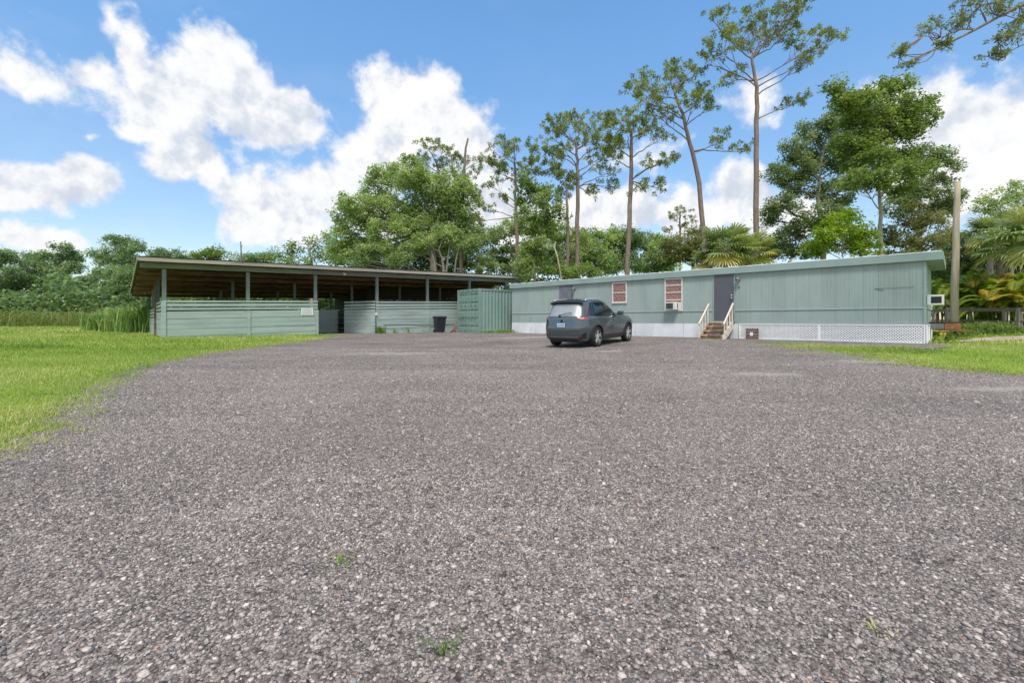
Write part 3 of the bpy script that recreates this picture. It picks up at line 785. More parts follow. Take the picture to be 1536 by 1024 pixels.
for k, (y0, y1) in enumerate(((.14, CWd / 2 - .01), (CWd / 2 + .01, CWd - .14))):
    m = MB()                                     # door leaf with pressed horizontal ribs
    zs = [cz + .15]; prof = [.0]
    z = cz + .15; top = cz + CHt - .125
    nrib = 5; hh = (top - z) / nrib
    pr = [(z, 0)]
    for q in range(nrib):
        b_ = z + q * hh
        pr += [(b_ + hh * .32, 0), (b_ + hh * .38, .035), (b_ + hh * .62, .035), (b_ + hh * .68, 0)]
    pr.append((top, 0))
    m.grid([[(.03 + d, y, zz_) for zz_, d in pr] for y in (y0, y1)])
    m.box(.025, .06, y0, y0 + .05, z, top); m.box(.025, .06, y1 - .05, y1, z, top)
    d = m.build('door', m_contr, cont)
    for f in (.3, .72):
        y = y0 + (y1 - y0) * f
        m = MB(); m.tube([(-.005, y, z - .04), (-.005, y, top + .05)], .02, 8)
        for zz_ in (z + .02, z + .75, z + 1.6, top - .02): m.box(-.035, .026, y - .05, y + .05, zz_ - .04, zz_ + .04)
        m.build('locking_bar', m_contr, d)
        m = MB(); m.box(-.04, -.022, y - .02, y + .3, z + .82, z + .86); m.build('handle', m_contr, d)

# ------------------------------------------------------------------ mobile home
TZ = .22
TA = math.atan2(-.70, .714)
home = thing('mobile_home', 'long sage green mobile home with white lattice skirting', 'mobile home', (0, 28, 0), TA)
TL, TW = 18.84, 4.25
ZB, ZT, ZF = .855, 3.19, 2.93
def spx(px):
    u = (px - CX) / F
    return 28 * u / (.714 + .70 * u)
def zpx(s, py, fwd=0): return H + (HY - py) * (28 - .70 * s) / F
holes = []
def siding(p, q, inward):
    m = MB(); L = math.dist(p, q); d = ((q[0] - p[0]) / L, (q[1] - p[1]) / L); pts = []; u = 0
    while u < L - .02:
        for f, dd in ((0, 0), (.048, 0), (.051, .004), (.057, .004), (.060, 0), (.100, 0)) if int(u / .102) % 4 else ((0, 0), (.086, 0), (.090, .008), (.097, .008), (.101, 0)):
            if u + f < L: pts.append((p[0] + d[0] * (u + f) + inward[0] * dd, p[1] + d[1] * (u + f) + inward[1] * dd))
        u += .102
    pts.append(q)
    m.grid([[(a[0], a[1], z) for a in pts] for z in (ZB, 1.40, ZT - .05)])
    return m
siding((0, 0), (TL, 0), (0, 1)).build('wall', m_siding, home)
siding((TL, 0), (TL, TW), (-1, 0)).build('wall', m_siding, home)
siding((TL, TW), (0, TW), (0, -1)).build('wall', m_siding, home)
siding((0, TW), (0, 0), (1, 0)).build('wall', m_siding, home)
m = MB(); m.box(.02, TL - .02, .02, TW - .02, ZB, ZB + .05); m.build('floor_frame_and_shade', m_dark, home)
m = MB(); m.box(-.10, TL + .42, -.09, TW + .1, ZT - .035, ZT + .0)
for k in range(60):                                # slightly ragged roof membrane edge
    x = -.1 + 19.33 * k / 60; m.box(x, x + .318, -.115, -.08, ZT - .005, ZT + .022 + .010 * math.sin(k * 2.7))
m.build('roof', m_lattice, home)
m = MB(); m.box(-.10, TL + .42, -.11, -.085, ZF, ZT - .006); m.box(TL + .395, TL + .42, -.085, TW + .1, ZF, ZT - .036); m.box(-.10, -.075, -.085, TW + .1, ZF, ZT - .036); m.box(-.075, TL + .394, TW + .075, TW + .1, ZF, ZT - .036)
m.build('fascia', m_sidingd, home)
m = MB(); m.box(-.07, TL + .39, -.082, TW + .07, ZF + .01, ZF + .03); m.build('soffit', m_sidingd, home)
m = MB(); m.box(0, TL + .018, -.026, -.002, 1.385, 1.415); m.box(TL + .002, TL + .018, -.0015, TW, 1.385, 1.42); m.build('seam_strip', m_seam, home)
m = MB(); m.box(TL - .05, TL + .022, -.024, -.003, ZB, 1.384); m.box(TL - .05, TL + .022, -.024, -.003, 1.421, ZF - .001); m.build('corner_trim', m_sidingd, home)
# skirting: plain sheets on the left, lattice on the right
sl = spx(1108)
x = 0; k = 0; kr = random.Random(3)
while x < sl - .1:
    w = min((1.95, 2.4, 2.1)[k % 3], sl - x)
    m = MB(); j = kr.uniform(0, .02)
    zb = .12
    m.hexa([(x + .008, -.035 - j, zb), (x + w - .008, -.035 - kr.uniform(0, .02), zb), (x + w - .008, -.004, zb), (x + .008, -.004, zb), (x + .008, -.012, ZB - .005), (x + w - .008, -.012, ZB - .005), (x + w - .008, -.004, ZB - .005), (x + .008, -.004, ZB - .005)])
    m.build('skirting_panel', m_skirt, home); x += w; k += 1
def lattice(x0, x1, z0, z1, dy, fixed_x=None):
    m = MB(); p = .088; w = .030
    def seg(a, b, lay):
        (ax, az), (bx, bz) = a, b
        if math.hypot(bx - ax, bz - az) < .02: return
        if fixed_x is None: m.bar((ax, dy + lay, az), (bx, dy + lay, bz), .006, w, up=(bz - az, 0, -(bx - ax)))
        else: m.bar((fixed_x - lay, ax, az), (fixed_x - lay, bx, bz), .006, w, up=(0, bz - az, -(bx - ax)))
    hh = z1 - z0
    n = int((x1 - x0 + hh) / p) + 1
    for k in range(n):
        u = x0 - hh + k * p                        # rising to the right
        a = (max(u, x0), z0 + max(0, x0 - u)); e = min(u + hh, x1); b = (e, z0 + (e - u))
        if b[0] > a[0]: seg(a, b, 0)
        u = x0 + k * p                             # falling to the right
        s0 = max(u - hh, x0); a = (s0, z0 + (u - s0)); e = min(u, x1); b = (e, z0 + (u - e))
        if b[0] > a[0]: seg(a, b, .007)
    return m
lo = .245
for x0, x1 in ((sl + .02, sl + 2.8), (sl + 2.8, TL)):
    m = lattice(x0, x1, lo + .03, ZB - .03, -.03)
    m.box(x0, x1, -.046, -.018, lo - .005, lo + .035); m.box(x0, x1, -.046, -.018, ZB - .04, ZB - .003)
    for q in (x0, x1 - .04): m.box(q + .001, q + .039, -.047, -.017, lo + .036, ZB - .041)
    m.build('lattice_skirting', m_lattice, home)
m = lattice(0.02, TW, lo + .03, ZB - .03, 0, TL + .03)
m.box(TL + .016, TL + .046, -.05, TW, lo - .005, lo + .035); m.box(TL + .016, TL + .046, -.05, TW, ZB - .04, ZB - .003); m.box(TL + .015, TL + .047, -.05, .09, lo + .036, ZB - .041)
m.build('lattice_skirting', m_lattice, home)
m = MB(); m.box(sl, TL - .25, .5, .6, .1, ZB); m.build('floor_frame_and_shade', m_dark, home)  # dark sheet behind the lattice, standing in for shade under the home
# doors
def door(s0, s1, z0, z1, mat, main):
    m = MB(); m.box(s0 + .03, s1 - .03, -.045, -.012, z0, z1 - .03); d = m.build('door', mat, home, bevel=.005)
    m = MB(); m.box(s0 - .02, s0 + .026, -.035, -.002, z0, z1 - .04); m.box(s1 - .026, s1 + .02, -.035, -.002, z0, z1 - .04); m.box(s0 - .06, s1 + .06, -.06, -.002, z1 - .028, z1 + .01); m.box(s0 - .02, s1 + .02, -.06, -.002, z0 - .05, z0 - .005)
    m.build('door_frame', m_sidingd if main else m_door2, d)
    if main:
        for z in (1.92, 2.03):
            m = MB(); m.lathe([(0, 0), (.035, 0), (.035, .015), (.015, .02), (.015, .05), (.03, .055), (.032, .075), (.02, .085), (0, .087)], 16, Matrix.Translation((s1 - .1, -.045, z)) @ Matrix.Rotation(PI / 2, 4, 'X'))
            m.build('door_knob' if z < 2 else 'deadbolt', m_steel, d, True)
    return d
door(spx(1070.5), spx(1102), .965, 2.96, m_door, True)
door(spx(839.7), spx(858.4), .93, 2.96, m_door2, False)
for px, py in ((1108, 419), (862, 433.5)):
    s = spx(px); z = zpx(s, py)
    m = MB(); m.lathe([(0, 0), (.07, 0), (.085, -.04), (.09, -.12), (.075, -.13), (.06, -.05), (0, -.04)], 18, Matrix.Translation((s, -.11, z + .06)) @ Matrix.Rotation(-.35, 4, 'X'))
    m.box(s - .05, s + .05, -.05, -.001, z - .06, z + .07)
    w = m.build('wall_light', m_greymet, home, True)
    m = MB(); m.lathe([(0, -.10), (.03, -.09), (.042, -.04), (.03, .0), (0, .01)], 14, Matrix.Translation((s, -.12, z + .0))); m.build('bulb', m_white, w, True)
m = MB(); s = spx(1108.5); m.box(s - .02, s + .02, -.02, -.001, zpx(s, 432), zpx(s, 430)); m.build('doorbell', m_black, home)
def window(s0, s1, z0, z1, bars, low=0):
    m = MB(); t = .055
    m.box(s0, s0 + t, -.04, -.002, z0, z1); m.box(s1 - t, s1, -.04, -.002, z0, z1); m.box(s0 + t + .001, s1 - t - .001, -.04, -.002, z1 - t, z1); m.box(s0 + t + .001, s1 - t - .001, -.04, -.002, z0, z0 + t)
    m.box(s0 - .015, s1 + .015, -.055, -.041, z0 - .02, z0 + .02)
    for f in bars:
        z = z0 + (z1 - z0) * f; m.box(s0 + t + .001, s1 - t - .001, -.034, -.006, z - .02, z + .02)
    w = m.build('window', m_trim, home)
    m = MB(); n = 24; rr = random.Random(int(s0 * 10))
    P_ = []
    for iz in range(14):
        z = z0 + .04 + (z1 - z0 - .08) * iz / 13
        P_.append([(s0 + .04 + (s1 - s0 - .08) * k / n, -.010 + .004 * math.sin(k * 1.3 + iz * .8) + rr.uniform(-.0025, .0025), z) for k in range(n + 1)])
    m.grid(P_); m.build('curtain', m_curtain, w, True)
    return w
window(spx(918.6), spx(940.5), 1.86, 2.88, (.5,))
w2 = window(spx(997.3), spx(1024.3), 1.43, 2.91, (.33, .56, .78))
s0, s1 = spx(997.3), spx(1024.3)
m = MB(); m.box(s0 + .06, s1 - .06, -.05, -.02, 1.46, 1.80); m.build('filler_panel', m_trim, w2)
# cable clips, dent patch marks
m = MB(); s = spx(1391) - .75; m.bar((s - .55, -.014, 2.09), (s + .42, -.014, 2.10), .007, .007); m.bar((s - .60, -.016, 2.10), (s - .35, -.016, 2.03), .014, .008); m.build('loose_cable', m_greymet, home)

def aircon(name, label, M4, w=.52, h=.34, d=.34):
    t = thing(name, label, 'air conditioner', group='window air conditioners')
    t.matrix_world = M4
    m = MB(); m.box(-w / 2, w / 2, -d, 0, 0, h); b = m.build('casing', m_white, t, bevel=.012)
    m = MB(); m.box(-w / 2 + .03, w / 2 - .16, -d - .012, -d - .001, .04, h - .04); g = m.build('grille', m_black, t)
    m = MB()
    for k in range(9):
        z = .055 + k * (h - .11) / 8; m.box(-w / 2 + .035, w / 2 - .165, -d - .017, -d - .0125, z - .004, z + .004)
    m.build('louvre', m_greymet, g)
    m = MB()
    for sx in (-1, 1): m.box(sx * w / 2 - .004, sx * w / 2 + .004, -d + .06, -.10, .06, h - .06)
    m.build('side_vent', m_black, t)
    m = MB(); m.box(w / 2 - .12, w / 2 - .04, -d - .010, -d - .001, .06, h - .06); m.build('control_panel', m_trim, t)
    return t
HM = Matrix.Translation((0, 28, 0)) @ Matrix.Rotation(TA, 4, 'Z')
aircon('air_conditioner', 'white air conditioner in the bottom of the red curtained window left of the steps', HM @ Matrix.Translation(((s0 + s1) / 2 + .0, -.052, 1.47)), d=.24)
aircon('air_conditioner', 'white air conditioner sticking out of the narrow end wall by the utility pole', HM @ Matrix.Translation((TL + .01, .85, 1.50)) @ Matrix.Rotation(PI / 2, 4, 'Z'), d=.42)

# ------------------------------------------------------------------ entrance steps
sx0, sx1 = spx(1069), spx(1098.5) + .0
st = thing('entry_steps', 'wooden entry steps with cream handrails below the grey door', 'steps', HM @ Vector(((sx0 + sx1) / 2, -.06, TZ)), TA)
hw = (sx1 - sx0) / 2 + .02; NS = 4; rise = .70 / NS; run = .27
for k in range(NS):
    z = rise * (k + 1); y = -run * (NS - k)
    m = MB(); m.box(-hw, hw, y - .02, y + run, z - .045, z); t = m.build('tread', m_stepedge, st, bevel=.008)
    m = MB(); m.box(-hw + .02, hw - .02, y + .012, y + .03, z - rise + .003, z - .047); m.build('riser', m_stepwood, st)
    if k < 3:
        m = MB(); m.box(-hw + .26, hw - .06, y - .026, y + run - .03, z + .001, z + .014); m.box(-hw + .26, hw - .06, y - .03, y - .022, z - .05, z + .0); m.build('step_mat', m_mat, t)
for s in (-1, 1):
    m = MB(); x = s * (hw + .022)
    m.extrude([(0, 0), (0, 0), (0, 0)], 0, 0) if False else None
    pts = [(-run * NS - .04, 0.0), (-run * NS + .22, 0.0), (0, .44), (0, .70), (-.2, .70), (-run * NS - .04, .16)]
    vs = [(x - .02, y, z) for y, z in pts] + [(x + .02, y, z) for y, z in pts]; n = len(pts)
    m.add(vs, [tuple(range(n)), tuple(range(2 * n - 1, n - 1, -1))] + [((i + 1) % n, i, n + i, n + (i + 1) % n) for i in range(n)])
    m.build('stringer', m_rail if s > 0 else m_stepwood, st)
    hx = s * (hw + .07); y0, z0, y1, z1 = -1.12, .66, -.18, 1.42
    m = MB(); m.bar((hx, y0 - .06, z0 - .05), (hx, y1 + .06, z1 + .05), .055, .06); r_ = m.build('handrail', m_rail, st, bevel=.008)
    for f in (0.04, .34, .66, .96):
        y = y0 + (y1 - y0) * f; z = z0 + (z1 - z0) * f
        m = MB(); m.box(hx - .022, hx + .022, y - .02, y + .02, max(.02, (y + 1.12) * .66), z - .03); m.build('baluster', m_rail, r_)

# small crate against the lattice
c = HM @ Vector((spx(1132), -.32, TZ))
cr = thing('small_crate', 'small brown crate standing against the white lattice right of the steps', 'crate', c, TA + .1)
for k, (y0, y1) in enumerate(((-.1, -.085), (.085, .1))):
    m = MB()
    for q in range(4): m.box(-.21, .21, y0, y1, .01 + q * .112, .108 + q * .112)
    m.build('slat_side', m_crate, cr)
for x in (-.2, .185):
    m = MB(); m.box(x, x + .015, -.084, .084, .01, .45); m.build('end_panel', m_crate, cr)
m = MB(); m.box(-.06, .05, -.112, -.101, .16, .3); m.build('paper_tag', m_sign, cr)

# ------------------------------------------------------------------ wheelie bin
bx = px3(659.5, 497, 28.2)
bn = thing('wheelie_bin', 'tall black wheeled rubbish bin standing at the barn wall', 'bin', (bx[0], bx[1], float(gz(bx[0], bx[1]))), .55)
m = MB()
def ring(w, d, z, o=0): return [(-w, -d + o, z), (w, -d + o, z), (w, d + o, z), (-w, d + o, z)]
secs = [ring(.24, .26, .06), ring(.26, .28, .35), ring(.295, .33, .88), ring(.33, .365, .90), ring(.33, .365, .96)]
vs = [p for r_ in secs for p in r_]
m.add(vs, [tuple(range(4))[::-1]] + [(4 * i + j, 4 * i + (j + 1) % 4, 4 * i + 4 + (j + 1) % 4, 4 * i + 4 + j) for i in range(4) for j in range(4)] + [(16, 17, 18, 19)])
m.build('body', m_bin, bn, bevel=.02)
m = MB(); vs = ring(.335, .375, .962) + ring(.31, .34, 1.03, .01); m.add(vs, [(0, 1, 5, 4), (1, 2, 6, 5), (2, 3, 7, 6), (3, 0, 4, 7), (4, 5, 6, 7), (3, 2, 1, 0)]); m.build('lid', m_bin, bn, bevel=.015)
m = MB(); m.tube([(-.25, .37, .93), (-.25, .43, .97), (.25, .43, .97), (.25, .37, .93)], .016, 8); m.build('handle', m_bin, bn, True)
for x in (-.27, .27):
    m = MB(); m.lathe([(0, -.025), (.09, -.025), (.1, -.015), (.1, .015), (.09, .025), (0, .025)], 20, Matrix.Translation((x, .24, .1)) @ Matrix.Rotation(PI / 2, 4, 'Y')); m.build('wheel', m_rubber, bn)
m = MB(); m.box(-.11, .08, -.345, -.338, .74, .83, Matrix.Rotation(-.06, 4, 'X') @ Matrix.Translation((0, .055, 0))); m.build('bin_emblem', m_greymet, bn)

# rusted pipe scraps at the container foot
sc = thing('scrap_pipe', 'rusty red scrap pipes leaning between the barn wall and the container', 'scrap', (*px3(681, 497, 28.6)[:2], float(gz(-3.6, 28.6))))
for k, (a, b) in enumerate((((-.15, 0, .02), (.12, .1, .42)), ((.05, 0, .02), (.15, .1, .36)), ((-.25, 0, .03), (.1, .02, .16)))):
    m = MB(); m.tube([a, ((a[0] + b[0]) / 2, .05, (a[2] + b[2]) / 2 + .02), b], .035, 8); m.build('pipe', m_red, sc, True)

# ------------------------------------------------------------------ right side: pole, fence, rusty table
def base(px, D):
    x = (px - CX) * D / F
    return (x, D, float(gz(x, D)))
b0 = base(1430.5, 19.5)
pole = thing('utility_pole', 'bare weathered timber pole cut off flat behind the fence', 'pole', b0)
zt = px3(1436, 273, 19.5)
m = MB(); n = 9
m.tube([(0 + (zt[0] - b0[0]) * k / n + .012 * math.sin(k * 1.7), 0, -.2 + (zt[2] - b0[2] + .2) * k / n) for k in range(n + 1)], [.148 - .046 * k / n for k in range(n + 1)], 16)
m.build('pole_shaft', m_pole, pole, True)

fence = thing('rail_fence', 'low weathered timber rail fence behind the mobile home', 'fence', base(1400, 20))
fo = Vector(fence.location)
fp = [(1386, 23.5, .10), (1421.5, 21.0, .14), (1529, 17.6, .16), (1620, 15.6, .14)]
pts = []
for px, D, w in fp:
    q = Vector(base(px, D)) - fo; pts.append(q)
    m = MB(); m.box(q.x - w / 2, q.x + w / 2, q.y - .06, q.y + .06, q.z - .1, q.z + .92 if px < 1500 else q.z + .9); m.build('post', m_fencep, fence, bevel=.01)
for px, D in ((1401, 22.4), (1507, 18.2), (1575, 16.5)):
    q = Vector(base(px, D)) - fo
    m = MB(); m.box(q.x - .055, q.x + .055, q.y - .05, q.y + .05, q.z - .1, q.z + .80); m.build('post', m_fencep, fence, bevel=.01)
for i in range(len(pts) - 1):
    for z, h in ((.83, .15), (.36, .07)):
        a = pts[i] + Vector((0, -.075, z)); b = pts[i + 1] + Vector((0, -.075, z - .01)); d = (b - a).normalized()
        m = MB(); m.bar(a + d * .003, b - d * .003, .04, h); m.build('rail', m_fence, fence)

g = thing('rusty_grill', 'rusty metal barbecue box on thin legs beside the white lattice', 'barbecue', base(1405, 16.6), -.15)
m = MB(); m.box(-.55, .1, -.22, .22, .43, .66); m.build('firebox', m_greymet, g, bevel=.02)
m = MB(); m.box(.1, .62, -.23, .23, .42, .65); m.tube([(.62, 0, .44), (.68, 0, .52), (.66, 0, .63)], .03); m.build('rust_panel', m_rust, g, bevel=.02)
m = MB(); m.box(-.57, .66, -.245, .245, .662, .70); m.build('lid', m_black, g, bevel=.01)
m = MB(); m.box(.2, 1.02, -.3, .3, .365, .40); m.build('shelf', m_rust, g)
m = MB(); m.box(-.5, .2, -.28, -.25, .36, .395); m.build('front_bar', m_straw, g)
for x, y in ((.45, -.2), (.45, .2), (-.5, -.2), (-.5, .2)):
    m = MB(); m.box(x - .03, x + .03, y - .03, y + .03, -.05, .42 if x < 0 else .362); m.build('leg', m_black, g)

# boards and a post left in the field edge
sc2 = thing('field_gate', 'low broken timber rails at the field edge beside the tall grass', 'fence', base(160, 33))
for px in (141, 186):
    q = Vector(base(px, 33)) - Vector(sc2.location)
    m = MB(); m.box(q.x - .06, q.x + .06, q.y - .05, q.y + .05, -.1, .95 if px < 150 else .7); m.build('post', m_fencep, sc2)
for z in (.32, .62):
    a = Vector(base(142, 32.9)) - Vector(sc2.location); b = Vector(base(186, 32.9)) - Vector(sc2.location); a.z = z; b.z = z - .04
    m = MB(); m.bar(a, b, .04, .12); m.build('rail', m_straw if z > .5 else m_fence, sc2)
# ------------------------------------------------------------------ the parked car (x forward, origin on the ground under the rear axle)
def make_car():
    head = math.atan2(.80, .60)                    # turn of the car's nose from +X
    rr = Vector((2.95, 16.05)); f = Vector((math.cos(head), math.sin(head))); left = Vector((-f.y, f.x))
    org = rr + left * .80
    za = float(gz(*org)); zb = float(gz(*(org + f * 2.7)))
    car = thing('parked_car', 'dark blue grey sport utility car parked facing the mobile home', 'car', (org.x, org.y, za + .012), head)
    car.rotation_euler = Matrix.Rotation(head, 4, 'Z').to_3x3().to_euler()
    car.rotation_mode = 'XYZ'
    car.rotation_euler = (Matrix.Rotation(head, 3, 'Z') @ Matrix.Rotation(-math.atan2(zb - za, 2.7), 3, 'Y')).to_euler()
    LV = [(.24, -.84, 3.48, .80), (.33, -.95, 3.58, .865), (.48, -.985, 3.64, .90), (.62, -1.0, 3.66, .918), (.76, -.985, 3.65, .922), (.86, -.955, 3.62, .915), (.95, -.955, 3.56, .905), (1.02, -.93, 3.48, .888), (1.06, -.90, 3.40, .865)]
    def hood(x):
        h = 1.06
        if x > 2.2: h = 1.06 - .15 * ((x - 2.2) / 1.45) ** 1.6
        if x < 1.5: h += .045 * (1.5 - x) / 2.5
        return h
    def lev(z):
        z = min(max(z, LV[0][0]), LV[-1][0])
        for a, b in zip(LV, LV[1:]):
            if z <= b[0]:
                u = (z - a[0]) / (b[0] - a[0]); return [a[i] + (b[i] - a[i]) * u for i in (1, 2, 3)]
    NE = 5.8
    def se(c, n=NE): return math.copysign(abs(c) ** (2 / n), c)
    def low(th, z, sc=1.0, off=0.):
        xr, xf, b = lev(z); xc = (xr + xf) / 2; a = (xf - xr) / 2
        # body sides pull in a little towards both ends
        x = xc + (a * sc + off) * se(math.cos(th)); y = (b * sc + off) * se(math.sin(th))
        y *= 1 - .055 * max(0, (abs(x - xc) / a - .55) / .45) ** 2
        h = hood(x)
        return (x, y, .24 + (z - .24) * (h - .24) / (1.06 - .24))
    N = 144
    rings = [[low(2 * PI * k / N, z) for k in range(N)] for z in (.24, .33, .40, .48, .55, .62, .69, .76, .86, .95, 1.02, 1.06)]
    for s, dz in ((.93, .022), (.8, .035), (.5, .045), (.2, .05)):
        r = []
        for k in range(N):
            x, y, z = rings[11][k]; xc = 1.25
            X = xc + (x - xc) * s; r.append((X, y * s, hood(X) + dz - .0))
        rings.append(r)
    m = MB(); v = [p for r in rings for p in r]; K = len(rings)
    fs = [(i * N + j, i * N + (j + 1) % N, (i + 1) * N + (j + 1) % N, (i + 1) * N + j) for i in range(K - 1) for j in range(N)]
    fs += [tuple(range(N))[::-1], tuple(range((K - 1) * N, K * N))]
    m.add(v, fs)
    body = m.build('body', m_car, car, True)
    cut = MB()
    for x in (0, 2.705):
        for s in (-1, 1):
            cut.lathe([(0, -.2), (.415, -.2), (.415, .2), (0, .2)], 40, Matrix.Translation((x, s * .84, .36)) @ Matrix.Rotation(PI / 2, 4, 'X'))
    cu = cut.build('cutter', None, car)
    bo_ = body.modifiers.new('b', 'BOOLEAN'); bo_.object = cu; bo_.operation = 'DIFFERENCE'; bo_.solver = 'EXACT'
    bpy.context.view_layer.update()
    dg = bpy.context.evaluated_depsgraph_get()
    me = bpy.data.meshes.new_from_object(body.evaluated_get(dg))
    body.modifiers.clear(); body.data = me
    me.materials.clear(); me.materials.append(m_car); me.materials.append(m_black)
    for p in me.polygons:
        c = p.center
        w = any((c.x - x) ** 2 + (c.z - .36) ** 2 < .425 ** 2 for x in (0, 2.705)) and abs(c.y) < .86
        p.material_index = 1 if (w or c.z < .25) else 0
        p.use_smooth = True
    bpy.data.objects.remove(cu)
    es = body.modifiers.new('es', 'EDGE_SPLIT'); es.split_angle = R(40)
    # greenhouse
    def gh(h):
        e = h ** 1.15
        xr = -.885 + .25 * h + .03 * math.sin(h * PI); xf = 2.28 - 1.12 * h + .05 * math.sin(h * PI)
        b = .868 - .175 * e
        return xr, xf, b
    ZR = 1.625
    def gpt(th, h, off=0., n=5.0):
        xr, xf, b = gh(h); xc = (xr + xf) / 2; a = (xf - xr) / 2
        x = xc + (a + off) * se(math.cos(th), n); y = (b + off) * se(math.sin(th), n)
        y *= 1 - .10 * max(0, (abs(x - xc) / a - .5) / .5) ** 2
        z0 = hood(min(x, 2.2)) - .03
        return (x, y, z0 + (ZR - z0) * h - .05 * h * h * max(0, (abs(x - .3) / .9)) ** 2 * .6)
    rings = [[gpt(2 * PI * k / N, h) for k in range(N)] for h in (0, .12, .25, .4, .55, .7, .85, .95, 1.0)]
    top = rings[-1]
    for s, dz in ((.97, .026), (.9, .048), (.8, .064), (.65, .078), (.5, .086), (.35, .091), (.2, .094), (.05, .095)):
        rings.append([(.27 + (x - .27) * s, y * s, z + dz) for x, y, z in top])
    m = MB(); K = len(rings)
    m.add([p for r in rings for p in r], [(i * N + j, i * N + (j + 1) % N, (i + 1) * N + (j + 1) % N, (i + 1) * N + j) for i in range(K - 1) for j in range(N)] + [tuple(range((K - 1) * N, K * N))])
    cab = m.build('cabin', m_car, car, True)
    def sidept(x, h, s, off):
        xr, xf, b = gh(h); xc = (xr + xf) / 2; a = (xf - xr) / 2; n = 5.0
        y = b * (1 - min(.999, abs((x - xc) / a)) ** n) ** (1 / n)
        y *= 1 - .10 * max(0, (abs(x - xc) / a - .5) / .5) ** 2
        z0 = hood(min(x, 2.2)) - .03
        return (x, s * (y + off), z0 + (ZR - z0) * h - .05 * h * h * max(0, (abs(x - .3) / .9)) ** 2 * .6)
    def sidepatch(name, mat, quad, s, off=.006, par=car, h0=.07, h1=.88):
        (b0, b1, t0, t1) = quad; m = MB(); g = []
        for i in range(9):
            u = i / 8; h = h0 + (h1 - h0) * u
            g.append([sidept((b0 + (t0 - b0) * u) + ((b1 + (t1 - b1) * u) - (b0 + (t0 - b0) * u)) * j / 12, h, s, off) for j in range(13)])
        m.grid(g); return m.build(name, mat, par, True)
    for s in (-1, 1):
        sidepatch('window_surround', m_black, (-.56, 2.0, -.22, 1.18), s, .004, h0=.05, h1=.92)
        sidepatch('side_window', m_glass, (-.14, .74, -.06, .70), s, .008)
        sidepatch('side_window', m_glass, (.80, 1.84, .76, 1.10), s, .008)
        sidepatch('quarter_window', m_glass, (-.48, -.20, -.17, -.12), s, .008)
    def endpatch(name, mat, yb, yt, h0, h1, rear=True, off=.006):
        m = MB(); g = []; n = 5.0
        for i in range(9):
            u = i / 8; h = h0 + (h1 - h0) * u; w = yb + (yt - yb) * u
            xr, xf, b = gh(h); xc = (xr + xf) / 2; a = (xf - xr) / 2; row = []
            for j in range(17):
                y = -w + 2 * w * j / 16
                xx = a * (1 - min(.999, abs(y / (b * .93))) ** n) ** (1 / n) + off
                x = xc - xx if rear else xc + xx
                z0 = hood(min(x, 2.2)) - .03
                row.append((x, y, z0 + (ZR - z0) * h - .05 * h * h * max(0, (abs(x - .3) / .9)) ** 2 * .6))
            g.append(row)
        m.grid(g); return m.build(name, mat, car, True)
    endpatch('rear_window', m_glassr, .735, .645, .05, .82)
    endpatch('windscreen', m_glass, .74, .64, .06, .92, False)
    # spoiler over the rear window
    m = MB()
    A = [(-.62, .60, 1.50), (-.66, .0, 1.53), (-.62, -.60, 1.50)]
    B = [(-.30, .63, 1.60), (-.30, 0, 1.672), (-.30, -.63, 1.60)]
    g1 = []; g2 = []
    for k in range(13):
        u = -1 + 2 * k / 12; y = u * .635
        x = -.755 + .09 * u * u; z = 1.60 - .035 * u * u
        g1.append([(x, y, z), (x + .10, y, z + .035), (-.40, y, 1.69 - .05 * u * u)]); g2.append([(x, y, z - .012), (x + .1, y, z - .075), (-.55, y, 1.55 - .04 * u * u)])
    m.grid(g1); m.grid(g2); m.grid([[a[0] for a in g1], [a[0] for a in g2]])
    m.build('spoiler', m_black, car, True)
    m = MB(); m.tube([(-.92, .10, 1.13), (-.885, -.12, 1.20), (-.87, -.36, 1.215)], .014, 6); m.lathe([(0, 0), (.045, 0), (.04, .03), (0, .04)], 12, Matrix.Translation((-.91, .10, 1.12)) @ Matrix.Rotation(-1.2, 4, 'Y')); m.build('rear_wiper', m_black, car, True)
    # shapes lying on the body surface
    def lowpatch(name, mat, th0, th1, zf, nz=5, nt=16, off=.008, par=car):
        g = []
        for j in range(nt + 1):
            u = j / nt; th = th0 + (th1 - th0) * u; z0, z1 = zf(u)
            g.append([low(th, z0 + (z1 - z0) * i / nz, 1.0, off) for i in range(nz + 1)])
        m = MB(); m.grid(g); return m.build(name, mat, par, True)
    # theta: pi = middle of the tail, 3pi/2 = right flank, pi/2 = left flank
    for s in (1, -1):
        q = (lambda a: PI + s * a)
        lowpatch('tail_light', m_tail, q(.28), q(.90), lambda u: (.965 - .02 * u, 1.015 + .035 * u if u < .75 else 1.045))
        lowpatch('tail_light', m_tailw, q(.45), q(.72), lambda u: (.978, 1.005), off=.012)
    lowpatch('tailgate_chrome', m_skid, PI - .55, PI + .55, lambda u: (.655, .672), nz=1, nt=30)
    lowpatch('rear_bumper', m_carplast, PI - .62, PI + .62, lambda u: (.27, .45 + .0 * u), nt=40)
    lowpatch('skid_plate', m_skid, PI - .40, PI + .40, lambda u: (.36 , .43), nt=30, off=.016)
    lowpatch('lower_intake', m_black, PI - .34, PI + .34, lambda u: (.245, .31), nt=24, off=.014)
    lowpatch('tailgate_seam', m_black, PI - .5, PI + .5, lambda u: (.555, .563), nz=1, nt=30, off=.004)
    for s in (1, -1):
        lowpatch('reflector', m_tail, PI + s * .42, PI + s * .60, lambda u: (.40, .425), nz=1, off=.02)
        lowpatch('bumper_corner', m_black, PI + s * .47, PI + s * .86, lambda u: (.33, .40 + .14 * u), off=.012)
